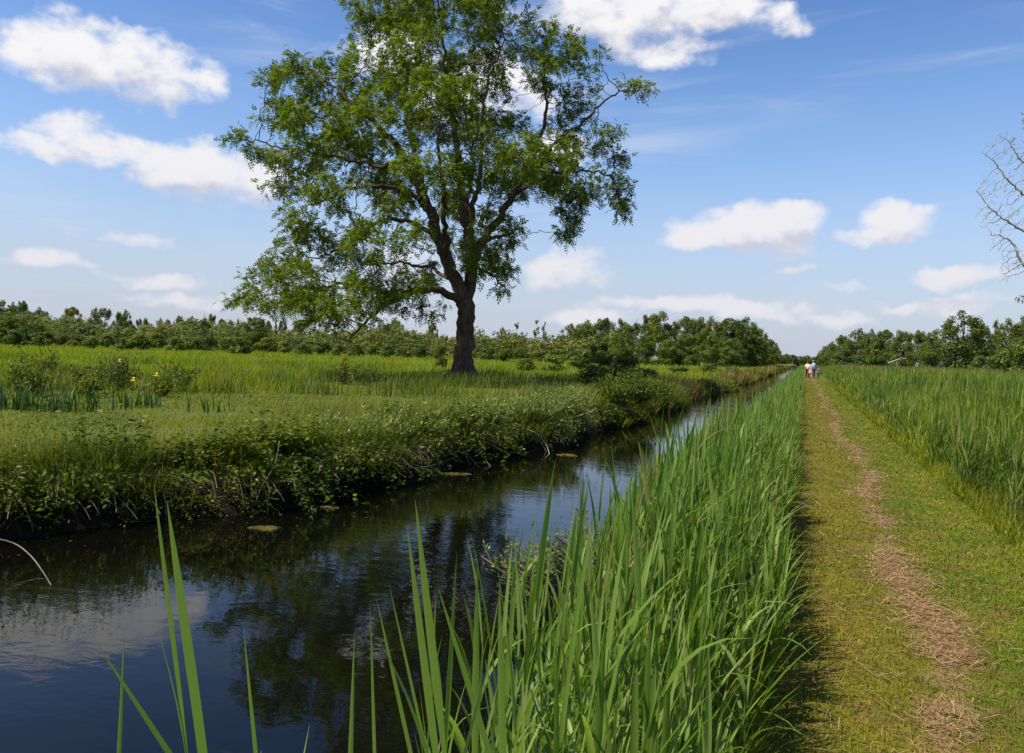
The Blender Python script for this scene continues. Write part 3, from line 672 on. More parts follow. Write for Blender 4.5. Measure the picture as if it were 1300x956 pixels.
# ------------------------------------------------------------------ grasses
def wedge(n, r0, r1, a0=-42, a1=40, p=2.0):
    """points in front of the camera, denser near: density falls as 1/r^p"""
    u = rng.random(n); e = 2.0-p
    r = r0*(r1/r0)**u if abs(e) < 1e-6 else (r0**e+u*(r1**e-r0**e))**(1/e)
    a = np.radians(U(a0, a1, n)) - YAW
    x = r*np.sin(a); y = r*np.cos(a)
    return x, y, r
def keep(cond, *a): return [q[cond] for q in a]
def build_meadow():
    # tall meadow grass beyond the ash
    x, y, r = wedge(140000, 24, 190, p=1.9); xb = xbank(y)
    cr = x*math.cos(YAW)+y*math.sin(YAW); fwv = y*math.cos(YAW)-x*math.sin(YAW); lim = 28+16*sstep(-.30, -.20, cr/fwv)+3.2*np.sin(cr*.35+1)+1.6*np.sin(cr*1.3)+rng.normal(size=len(x))*1.6
    ok = (x < xb-1.5) & ((y*math.cos(YAW)-x*math.sin(YAW)) > lim); x, y, r = keep(ok, x, y, r); n = len(x)
    h = U(.20, .58, n)*(1+.6*np.sin(x*.25+y*.13)*np.sin(y*.21+x*.07)); V1 = blades(np.stack([x, y, gz(x, y)], 1), h, U(-.9, 1.6, n), U(.0, .45, n), U(.1, 1.1, n), np.maximum(.012, r*.0008)*U(.7, 1.5, n), 3)
    tag(mesh('meadow_grass', *V1, MAT['grass']), 'tall bright green meadow grass behind the ash tree', 'grass', kind='stuff')
    # short lawn near the bank
    x, y, r = wedge(120000, 9, 46, -42, 8, p=1.6); xb = xbank(y)
    bare = np.sin(x*1.1+.6*np.sin(y*.8))*np.sin(y*.75+.5*np.sin(x*.9))+.35*np.sin(x*3.1)*np.sin(y*2.7)
    ok = (x < xb-.9) & (rng.random(len(x)) > .85*sstep(.45, .8, bare)); x, y, r = keep(ok, x, y, r); n = len(x)
    fw = y*math.cos(YAW)-x*math.sin(YAW)
    V1 = blades(np.stack([x, y, gz(x, y)], 1), U(.03, .09, n)*(1+.8*(np.sin(x*1.3)*np.sin(y*.9) > .35)), U(0, 6.28, n), U(.1, .7, n), U(.1, .9, n), np.maximum(.006, r*.0007)*U(.8, 1.5, n), 2)
    tag(mesh('short_grass', *V1, MAT['lawn']), 'short cropped grass between the canal bank and the tall meadow', 'grass', kind='stuff')
    # long wispy grass on the bank top
    parts = []
    x, y, r = wedge(90000, 7, 60, -44, 12, p=1.7); xb = xbank(y); d = xb-x
    lim = 1.9+.7*np.sin(y*.5)+.5*np.sin(y*1.7)+2.0*sstep(9, 16, y)*(1-sstep(30, 45, y))
    ok = (d > .45) & (d < lim+U(0, 1.2, len(x))); x, y, r = keep(ok, x, y, r); n = len(x)
    parts.append(blades(np.stack([x, y, gz(x, y)], 1), U(.22, .62, n), U(-1.2, 1.9, n), U(.0, .45, n), U(.2, 1.3, n), np.maximum(.005, r*.00055)*U(.8, 1.5, n), 4))
    y = 4+U(0, 1, 34000)**1.4*44; cl = np.sin(y*2.1)+np.sin(y*4.7+1.3)+rng.normal(size=len(y))*.5; y = y[cl > -.1]; n = len(y); x = xbank(y)+.02-np.abs(rng.normal(size=n))*.85
    parts.append(blades(np.stack([x, y, np.maximum(gz(x, y), ZW)], 1), U(.25, .75, n)*(1-.3*sstep(12, 18, y)), U(-1.3, 1.0, n), U(.05, .6, n), U(.3, 1.7, n), np.maximum(.006, y*.0008)*U(.7, 1.4, n), 5))
    tag(mesh('bank_grass', *join(parts), MAT['bankgrass']), 'long wispy grass growing along the top of the canal bank', 'grass', kind='stuff')
    # darker rough tussocks scattered in the field: sedge and rush patches
    parts = []
    for k in range(64):
        px = random.uniform(-60, 720); fwd = random.uniform(22, 36) if k < 44 else random.uniform(34, 60); p = ground_at(px, fwd)
        if p.x > float(xbank(p.y))-1.6: continue
        m = 150; s = random.uniform(.35, 1.1); q = rng.normal(size=(m, 2))*s*np.array([1, .5])
        P = np.stack([p.x+q[:, 0], p.y+q[:, 1], np.zeros(m)], 1); P[:, 2] = gz(P[:, 0], P[:, 1])
        parts.append(blades(P, U(.35, .8, m), U(0, 6.28, m), U(0, .35, m), U(.1, .7, m), U(.014, .03, m), 3))
    tag(mesh('rush_tussocks', *join(parts), MAT['herb']), 'darker rush tussocks scattered through the meadow', 'grass', kind='stuff')
build_meadow()
def build_herbs():
    """leafy nettles, brambles and docks hanging over the left bank: nobody could count the stems"""
    leaves, stems = [], []
    y = np.concatenate([U(3, 14, 1500), U(14, 30, 900), U(30, 75, 600)]); xb = xbank(y)
    d = U(-.02, 1.25, len(y)); x = xb-d; ok = (d > .34) | (np.sin(y*1.9)+np.sin(y*4.3+2)+rng.normal(size=len(y))*.4 > .1); x, y, d = x[ok], y[ok], d[ok]
    z = np.maximum(gz(x, y), ZW+.05); n = len(x)
    H = U(.22, .60, n)*(1+.50*np.sin(y*.9+d*1.5)+.35*np.sin(y*2.3+1-d*2)); H = np.maximum(H, .10)*(1-.32*sstep(12, 18, y)); big = 1+.55*np.sin(y*1.37+d*2.2+.7); az = U(-1.1, 1.1, n); lean = U(.05, .6, n)+.9*(d < .42); bend = U(.1, 1.1, n)+.9*(d < .42)
    stems.append(blades(np.stack([x, y, z], 1), H, az, lean, bend, .008, 4))
    K = 14
    for k in range(K):
        t = .12+.88*k/(K-1); th = lean+bend*.5*t; hx = H*t*np.sin(th); hz = H*t*np.cos(th)
        P = np.stack([x+hx*np.cos(az), y+hx*np.sin(az), z+hz], 1)
        for sg in (0, math.pi):
            a = k*1.57+sg+U(-.5, .5, n)+az; el = U(-.5, .4, n); D = np.stack([np.cos(a)*np.cos(el), np.sin(a)*np.cos(el), np.sin(el)], 1)
            L = U(.045, .115, n)*(1.15-.5*t)*big
            leaves.append(kites(P+rng.normal(size=(n, 3))*.03, D, nrm(np.array([0, 0, 1.])+rng.normal(size=(n, 3))*.45), L, L*U(.4, .65, n), .12))
    y = U(4, 40, 1500); y = y[np.sin(y*1.5)+np.sin(y*3.7+2) > -.35]; n = len(y); x = xbank(y)-U(.20, .45, n); z = np.full(n, .02)+U(-.1, .12, n)
    az = U(-.9, .7, n); L = U(.35, .75, n); l0 = U(1.0, 1.5, n); bd = U(1.2, 2.2, n); stems.append(blades(np.stack([x, y, z], 1), L, az, l0, bd, .007, 6))
    s6 = np.linspace(0, 1, 7); th = l0[:, None]+bd[:, None]*(((s6[1:]+s6[:-1])/2)**1.3)[None]; hx = np.cumsum(np.sin(th), 1)*L[:, None]/6; hz = np.cumsum(np.cos(th), 1)*L[:, None]/6
    for k in range(6):
        P = np.stack([x+hx[:, k]*np.cos(az), y+hx[:, k]*np.sin(az), np.maximum(z+hz[:, k], ZW+.03)], 1)
        for q in range(3):
            D = nrm(rot_dirs(n)+np.array([.2, -.1, -.1])); Lf = U(.04, .09, n); leaves.append(kites(P+rng.normal(size=(n, 3))*.03, D, nrm(np.array([.3, -.3, .9])+rng.normal(size=(n, 3))*.5), Lf, Lf*.55, .12))
    tag(mesh('bank_herbs', *join(leaves+stems), MAT['herb']), 'leafy nettles and brambles overhanging the dark water', 'ground cover', kind='stuff')
    # dark roots and dry stems hanging under the overhang
    parts = []
    y = np.concatenate([U(4, 22, 420), U(22, 60, 200)]); x = xbank(y)-U(.0, .25, len(y)); n = len(y)
    parts.append(blades(np.stack([x, y, U(-.2, .05, n)], 1), U(.25, .55, n), U(-.9, .9, n), U(1.2, 2.3, n), U(.2, 1.0, n), .006+U(0, .004, n), 5, 'flat'))
    tag(mesh('dry_stems', *join(parts), MAT['twig']), 'thin brown dry stems and roots hanging from the bank', 'dry stems', kind='stuff')
def build_far_fringe():
    # reeds, sedge and rank weeds hiding both waterlines farther along the canal
    n = 16000; y = 22+U(0, 1, n)**1.6*240; cl = np.sin(y*.9)+np.sin(y*.37+1)+rng.normal(size=n)*.6; y = y[cl > -.9]; n = len(y)
    x = xbank(y)+.25-np.abs(rng.normal(size=n))*.8
    V1 = blades(np.stack([x, y, np.maximum(gz(x, y), ZW)], 1), U(.22, .70, n)*(1+.4*np.sin(y*.45)), U(-1.2, 1.0, n), U(0, .6, n), U(.2, 1.4, n), np.maximum(.01, y*.0010)*U(.7, 1.5, n), 3)
    tag(mesh('far_bank_grass', *V1, MAT['bankgrass']), 'rank weeds and grass lining the canal farther along', 'grass', kind='stuff')
    n = 4200; y = 40+U(0, 1, n)**1.4*160; y = y[np.sin(y*.21)+np.sin(y*.5+2)*.6 > .35]; n = len(y); x = xbank(y)+.35-np.abs(rng.normal(size=n))*.6
    V1 = blades(np.stack([x, y, np.maximum(gz(x, y), ZW)], 1), U(.5, 1.1, n), U(-1.2, 1.0, n), U(0, .3, n), U(.1, .8, n), y*.0010, 3)
    tag(mesh('rusty_sedge', *V1, MAT['sedge']), 'patches of rusty brown sedge on the distant left canal edge', 'sedge', kind='stuff')
build_herbs()
build_far_fringe()
def bank_fwd(px, off=.12):
    """depth at which picture column px crosses the line of the bank, off metres out over the water"""
    f = 5.0
    while f < 90:
        p = ground_at(px, f, -.3)
        if p.x > float(xbank(p.y))+off and px > -200:
            f += .1
        else: return f
    return f
def shrub(name, p, h, w, nst, mat, leafL, label, cat='shrub', group=None, lean=(0, 0), tips=26):
    root = empty(name, p); st, lv = [], []
    for k in range(nst):
        a = random.uniform(0, 6.28); t = random.uniform(.1, .75); l = h*random.uniform(.6, 1.1)
        base = np.array([random.uniform(-.12, .12)*w, random.uniform(-.12, .12)*w, -.05])
        d = np.array([math.cos(a)*math.sin(t)*w/h+lean[0], math.sin(a)*math.sin(t)*w/h+lean[1], math.cos(t)])
        s = np.linspace(0, 1, 7)[:, None]; pts = base+d*l*s+np.array([0, 0, -.25*l])*s**2.2+np.cumsum(rng.normal(size=(7, 3))*.02*l, 0)
        st.append(tube(pts, np.linspace(.010, .003, 7)*(1+h), 4))
        for q in range(3):
            i = random.randint(2, 5); d2 = nrm(d+rng.normal(size=3)*.6); sub = pts[i]+d2*l*.35*np.linspace(0, 1, 4)[:, None]
            st.append(tube(sub, [.005, .004, .003, .002], 3)); pts = np.concatenate([pts, sub])
        m = tips; j = rng.integers(3, len(pts), m); P = pts[j]+rng.normal(size=(m, 3))*.035*(1+h); D = nrm(rot_dirs(m)+np.array([0, 0, .7])+d*.5)
        L = leafL*U(.6, 1.25, m)
        for c in range(3):
            D2 = nrm(D+rng.normal(size=(m, 3))*.5)
            lv.append(kites(P+D*L[:, None]*.4*c, D2, nrm(rot_dirs(m)+np.array([0, 0, 1.0])), L, L*.42, .1))
    mesh('stems', *join(st), MAT['twig'], True, root); mesh('foliage', *join(lv), MAT[mat], False, root)
    tag(root, label, cat, group); return root
def build_shrubs():
    sp = [(420,588,13.2,.75,.9,'low leafy shrub nearest the left on the canal edge'),(470,560,14.6,.85,1.0,'pale leafed shrub beside the first overhang'),(520,548,15.5,.95,1.2,'spreading pale green shrub above the root tangle'),
          (566,556,16.2,.8,1.0,'low pale shrub directly above the yellow weed mat'),(585,530,18,.95,1.3,'bushy pale green shrub on the bank top'),(640,548,17.5,.9,.9,'shrub with round pale leaves over the brown dead patch'),
          (668,556,18,.85,.8,'small shrub drooping to the water by bent roots'),(700,512,21,1.35,1.5,'tallest pale leafed shrub on the bank before the ash shade'),(672,518,21,1.1,1.3,'shrub just beside the tallest pale one'),
          (735,520,21.5,1.1,1.2,'shrub at the far end of the pale row with bare twigs'),(722,552,20,.55,.9,'low spreading shrub touching the water'),(620,520,20,.9,1.2,'pale shrub half hidden behind the front ones'),
          (350,590,11.6,.5,.9,'broad leaved green shrub over the floating weed mat'),(290,600,10.9,.5,.9,'leafy green shrub with a drooping bright sprig'),
          (770,500,26,1.7,1.5,'dark leafy shrub in the shade of the ash'),(800,492,28,1.8,1.6,'second dark shrub in the ash shade by the water'),(830,488,31,1.3,1.4,'dark shrub where the bank shade ends')]
    for i, (px, py, fwd, h, w, lab) in enumerate(sp):
        f2 = max(bank_fwd(px, -.35), (EYE-.45*h)*F/(py-hor(px))); f2 += .35/max(.3, math.sin(math.radians(35))); h *= .62; p = ground_at(px, f2, 0.0); p.z = max(float(gz(p.x, p.y)), ZW)
        dark = i in (12, 13); shade = i >= 14  # shrubs under the ash get a darker leaf: its shade put into colour
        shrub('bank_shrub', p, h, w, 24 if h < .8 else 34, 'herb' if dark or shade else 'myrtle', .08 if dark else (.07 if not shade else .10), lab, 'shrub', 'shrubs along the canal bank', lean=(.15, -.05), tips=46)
    p = on_z(690, 752, -.42); shrub('waterside_shrub', p, .55, .75, 13, 'myrtle', .035, 'small round leaved shrub at the water edge beside the reeds', 'shrub', None, lean=(-.5, .1), tips=36)
    p = on_z(745, 730, -.3); shrub('waterside_shrub', p, .6, .6, 9, 'myrtle', .035, 'small shrub half buried in the reeds by the water', 'shrub', None, lean=(-.2, 0), tips=30)
build_shrubs()
# ------------------------------------------------------------------ irises
def build_iris():
    sp = [(8,520,16.6,.62,46,1.1,'wide clump of dark iris leaves'),(45,520,16.6,.62,60,1.0,'dense dark iris clump'),(82,518,16.8,.64,46,.9,'dark iris clump'),(160,508,18.2,.45,22,.5,'small iris clump'),
          (180,505,18.6,.55,26,.5,'small iris clump'),(262,512,17.6,.4,16,.5,'little iris clump'),(340,475,29,.75,30,1.2,'long iris clump'),(380,474,29,.7,30,1.2,'long iris clump')]
    where = ['at the left end of the lawn', 'in the middle of the long dark stand on the lawn', 'at the right end of the long dark stand on the lawn', 'with one leaf fan, between the stand and the yellow flower', 'beneath the yellow iris flower',
             'alone on the short grass nearer the canal', 'at the foot of the tall meadow grass', 'at the tall grass edge under the low ash branches']
    for k, (px, py, fwd, h, n, w, lab) in enumerate(sp):
        p = ground_at(px, fwd); root = empty('iris_clump', p)
        n = int(n*1.6); P = np.stack([rng.normal(size=n)*w*.5, rng.normal(size=n)*.30, np.full(n, -.03)], 1)
        ca = math.cos(YAW); sa = math.sin(YAW); P = np.stack([P[:, 0]*ca-P[:, 1]*sa, P[:, 0]*sa+P[:, 1]*ca, P[:, 2]], 1)
        V, Fq = blades(P, h*U(.45, 1.15, n), U(0, 6.28, n), U(0, .34, n), U(0, .6, n), U(.022, .042, n), 4, 'iris')
        mesh('leaves', V, Fq, MAT['iris'], False, root); tag(root, f"{lab} {where[k]}", 'iris', 'iris clumps on the short grass')
    fl = [(197,476,19.5,'bright yellow iris flower standing over the small clumps'),(168,482,19,'small yellow iris flower low beside the clump'),(150,458,24,'pale yellow iris flower in the rough grass')]
    for px, py, fwd, lab in fl:
        t = at_fwd(px, py, fwd); g0 = ground_at(px, fwd); root = empty('iris_flower', g0); hh = t.z-g0.z
        mesh('stem', *tube([(0, 0, 0), (.01, 0, hh*.5), (0, 0, hh)], [.007, .006, .005], 5), MAT['iris'], True, root)
        P = np.zeros((9, 3))+np.array([0, 0, hh]); a = np.arange(9)*.7*2; D = np.stack([np.cos(a), np.sin(a), np.where(np.arange(9) < 5, -.35, 1.1)], 1)
        mesh('petals', *kites(P, D, np.tile([0, 0, 1.], (9, 1))+D*.2, .09, .055, .1), MAT['flower'], False, root); tag(root, lab, 'flower', 'yellow iris flowers')
build_iris()
# ------------------------------------------------------------------ reeds
def reeds(P, H, nleaf, segs, wscale=1.0, lenscale=1.0, fold=False, wind=0.35):
    n = len(P); az = U(-.9, .9, n)*1.6+wind; lean = np.abs(rng.normal(size=n))*.07+.02; bend = U(.02, .16, n)
    parts = [blades(P, H, az, lean, bend, .007*wscale, 4, 'flat')]
    a0 = U(0, 6.28, n)
    for k in range(nleaf):
        t = .22+.76*(k+rng.random(n)*.6)/nleaf; th = lean+bend*.5*t; hx = H*t*np.sin(th)
        Q = np.stack([P[:, 0]+hx*np.cos(az), P[:, 1]+hx*np.sin(az), P[:, 2]+H*t*np.cos(th)], 1)
        a = a0+k*math.pi+rng.normal(size=n)*.5
        # the wind turns the blades downwind, away from the canal
        a = np.arctan2(np.sin(a)+.25*math.sin(wind), np.cos(a)+.45*math.cos(wind))
        L = U(.24, .46, n)*lenscale*(1-.25*np.abs(t-.6)); top = k >= nleaf-2
        le = U(.12, .5, n) if not top else U(.02, .22, n)
        parts.append(blades(Q, L, a, le, U(.1, .8, n)*(1 if not top else .35)+1.3*(rng.random(n) < .10), U(.011, .024, n)*wscale, segs, 'reed', U(-.9, .9, n), fold))
    return parts
def left_edge(y): return np.interp(y, [0, .8, 1.2, 2, 4, 6, 10, 100], [-.40, -.45, -.60, -.80, -1.06, -1.12, -1.08, -1.05])
def build_reeds():
    def region(y0, y1, dens):
        n = int((y1-y0)*1.7*dens); y = U(y0, y1, n); x = U(-1.75, .02, n)
        e = left_edge(y); ok = (x > e+.06*rng.normal(size=n)) & (x < -.17+.05*np.sin(y*1.9)+.03*np.sin(y*5))
        x, y = x[ok], y[ok]; return np.stack([x, y, gz(x, y)-.02], 1)
    def heights(P):
        e = sstep(0, .5, P[:, 0]-left_edge(P[:, 1])); r = 1-.62*sstep(-.75, -.15, P[:, 0])
        return U(.98, 1.36, len(P))*r*(1-.14*sstep(5, 14, P[:, 1]))*(.86+.14*e)
    parts = []
    P = region(1.7, 9, 150); parts += reeds(P, heights(P), 8, 6, fold=True)
    parts_n = parts
    P = region(9, 24, 105); parts_m = reeds(P, heights(P), 7, 4)
    P = region(24, 60, 48); parts_f = reeds(P, heights(P), 4, 3, 1.5, 1.15)
    P = region(60, 220, 12); parts_f += reeds(P, heights(P), 3, 3, 3.2, 1.3)
    # stray stems standing out in the water's edge
    n = 70; y = U(2.2, 22, n); x = left_edge(y)-U(.05, .45, n); P = np.stack([x, y, gz(x, y)], 1); parts_m += reeds(P, U(.65, 1.0, n), 6, 5)
    ps = []
    for lst in (parts_n, parts_m, parts_f): ps += lst
    tag(mesh('reed_bed', *join(ps), MAT['reed'], True), 'dense tall green reeds between the canal and the mown path', 'reeds', kind='stuff')
    # the reed field right of the path
    ps = []
    def field(n, r0, r1, p, a0, a1):
        x, y, r = wedge(n, r0, r1, a0, a1, p); edge = 1.90+.10*np.sin(y*.9)+.08*np.sin(y*2.7)
        ok = (x > edge) & (y > 1.0); x, y, r, edge = keep(ok, x, y, r, edge)
        P = np.stack([x, y, gz(x, y)-.02], 1)
        return P, U(1.10, 1.46, len(x))*(.50+.50*sstep(0, 1.5, x-edge))
    P, h = field(4200, 4.0, 13, 1.2, 10, 50); ps += reeds(P, h, 7, 4, wind=.2)
    P, h = field(9000, 13, 34, 1.4, 14, 44); ps += reeds(P, h, 5, 3, 1.3, 1.05, wind=.2)
    P, h = field(22000, 34, 150, 1.8, 17, 42); ps += reeds(P, h, 3, 2, 2.6, 1.15, wind=.2)
    tag(mesh('reed_field', *join(ps), MAT['reed_far'], True), 'wide field of green reeds on the far side of the mown path', 'reeds', kind='stuff')
    # low grass fringe in front of both
    n = 16000; y = 3+ (U(0, 1, n)**1.8)*60; x = 1.72+np.abs(rng.normal(size=n))*.22; n1 = len(x)
    ps = [blades(np.stack([x, y, gz(x, y)], 1), U(.10, .45, n1)*(.35+1.2*np.clip(x-1.7, 0, .6)), U(0, 6.28, n1), U(0, .5, n1), U(.2, 1.2, n1), np.maximum(.005, y*.0009), 3)]
    n = 14000; y = 1.5+(U(0, 1, n)**1.8)*50; x = -.14-np.abs(rng.normal(size=n))*.20; 
    ps.append(blades(np.stack([x, y, gz(x, y)], 1), U(.08, .30, n), U(-.8, .8, n), U(0, .6, n), U(.2, 1.2, n), np.maximum(.005, y*.0009), 3))
    tag(mesh('verge_grass', *join(ps), MAT['path_green']), 'uncut grass fringe at both edges of the mown path', 'grass', kind='stuff')
    # brown sedge beyond the reed field
    x, y, r = wedge(9000, 60, 150, 22, 42, 1.6); ok = (x > 3.5) & (U(0, 1, len(x)) < .9); x, y, r = keep(ok, x, y, r); n = len(x)
    tag(mesh('brown_sedge', *blades(np.stack([x, y, gz(x, y)], 1), U(1.25, 1.75, n), U(0, 6.28, n), U(0, .2, n), U(0, .4, n), r*.0011, 3), MAT['sedge']), 'dry brownish sedge along the far side of the reed field', 'sedge', kind='stuff')
    # tall reed plants right in front of the camera
    heroes = [(212,636,244,.95,.030,'tallest broad reed blade standing alone over the dark water'),(195,612,228,1.15,.013,'thin reed blade just behind the tall broad one'),(120,812,152,1.0,.018,'short slanting reed tip low in the dark water corner'),
              (158,792,155,1.15,.010,'short upright reed tip between the slanting one and the broad one'),(309,796,316,1.15,.012,'lone short reed tip over the blue water'),(450,800,448,1.2,.011,'small reed tip farthest out before the clump'),
              (470,765,473,1.3,.008,'thin reed with a brown tip before the clump'),(478,760,500,1.35,.014,'thin slanted reed beside the brown tipped one'),(517,668,540,1.2,.019,'broad straight reed blade at the clump edge'),
              (527,634,552,1.25,.021,'broadest tall reed blade of the near clump'),(580,700,570,1.5,.012,'slender reed blade behind the broadest one'),(606,708,604,1.5,.016,'upright reed blade in the middle of the clump'),
              (556,745,590,1.4,.018,'bent reed blade leaning over the clump'),(634,735,636,1.6,.018,'reed blade nearest the small waterside shrub'),(494,742,520,1.4,.010,'thin reed between the slanted one and the broad pair')]
    for k, (px, py, bpx, fw, wd, lab) in enumerate(heroes):
        tip = at_fwd(px, py, fw); low = at_fwd(bpx, 866, fw); q = (low-tip)/max(.05, tip.z-low.z); base = tip+q*(tip.z+.12); base.z = max(float(gz(base.x, base.y)), -.6)
        H = tip.z-base.z; root = empty('reed_plant', base); st = max(.25, H-.42)
        top = Vector((tip.x-base.x, tip.y-base.y, 0)); f = st/H
        mesh('stalk', *tube([(0, 0, 0), tuple(top*f*.5+Vector((0, 0, st*.5))), tuple(top*f+Vector((0, 0, st)))], [.005, .0045, .003], 6), MAT['reed'], True, root)
        pp = []; hz = math.atan2(top.y, top.x); ln = math.atan2(top.length, H)
        L = math.hypot(H-st, top.length*(1-f)); sidea = YAW+random.uniform(-.3, .3)-math.pi/2   # broad side roughly faces the path
        P0 = np.array([[top.x*f, top.y*f, st]])
        pp.append(blades(P0, L, [hz], [ln], [0.0], [wd], 8, 'reed', [sidea-hz], True))
        nl = 3
        Z = np.linspace(.35, .92, nl)*st; P1 = np.stack([top.x*Z/H, top.y*Z/H, Z], 1)
        pp.append(blades(P1, U(.22, .36, nl), U(0, 6.28, nl), U(.08, .25, nl), U(.0, .4, nl), wd*U(.6, .95, nl), 7, 'reed', U(-.8, .8, nl), True))
        mesh('blades', *join(pp), MAT['reed'], True, root)
        tag(root, lab, 'reed', 'reed plants standing in front of the camera')
build_reeds()
# ------------------------------------------------------------------ path cover
def strip_x(y): return .80+.11*np.sin(y*.55+.4)+.05*np.sin(y*1.7)-.42*(1-sstep(2.4, 6.0, y))
def build_path_cover():
    # y density falls with distance
    def pts(n, y0, y1, p):
        u = rng.random(n); e = 1-p; y = (y0**e+u*(y1**e-y0**e))**(1/e); return U(-.28, 1.95, n), y
    for nm, mat, n, lo, lab in (('mown_grass', 'path_green', 120000, 0, 'short mown green grass of the path'), ('mown_moss', 'path_olive', 75000, 1, 'yellowish mown stubble on the canal side of the path')):
        x, y = pts(n, 2.2, 70, 1.7); g = sstep(.75, 1.35, x+.25*np.sin(y*2.1)+.15*np.sin(y*5.3+x*6)+rng.normal(size=n)*.16)
        k = rng.random(n) < (g*.68+.32 if not lo else 1-g*.92); x, y = x[k], y[k]
        d = np.abs(x-strip_x(y)); gap = np.clip(.62+.55*np.sin(y*1.3)+.45*np.sin(y*3.7+1)+.35*np.sin(y*8.3), 0, 1); k = rng.random(len(x)) < 1-gap*.85*(1-sstep(.06, .26, d)); x, y = x[k], y[k]; m = len(x)
        V1 = blades(np.stack([x, y, gz(x, y)+.004], 1), U(.015, .05, m)*(1 if not lo else .75), U(0, 6.28, m), U(.1, .9, m), U(.2, 1.0, m), np.maximum(.0035, y*.0009)*U(.8, 1.4, m), 2)
        tag(mesh(nm, *V1, MAT[mat]), lab, 'grass', kind='stuff')
    n = 19000; x, y = pts(n, 2.2, 70, 1.6); w = .62+.55*np.sin(y*1.3)+.45*np.sin(y*3.7+1)+.35*np.sin(y*8.3); k = rng.random(n) < np.clip(w, .05, 1); y = y[k]; w = w[k]; x = strip_x(y)+rng.normal(size=len(y))*.085*(.5+w*.7)
    m2 = 4200; xa, ya = pts(m2, 2.2, 40, 1.6); x = np.r_[x, xa]; y = np.r_[y, ya]; n = len(x)
    az = U(0, 6.28, n); L = U(.02, .10, n)
    tag(mesh('dry_hay', *blades(np.stack([x, y, gz(x, y)+U(.008, .035, n)], 1), L, az, U(1.35, 1.68, n), U(-.15, .15, n), np.maximum(.0024, y*.0008)*U(.6, 1.2, n), 2, 'flat', U(-.5, .5, n)), MAT['straw']),
        'strip of dry brown hay lying along the middle of the path', 'hay', kind='stuff')
build_path_cover()
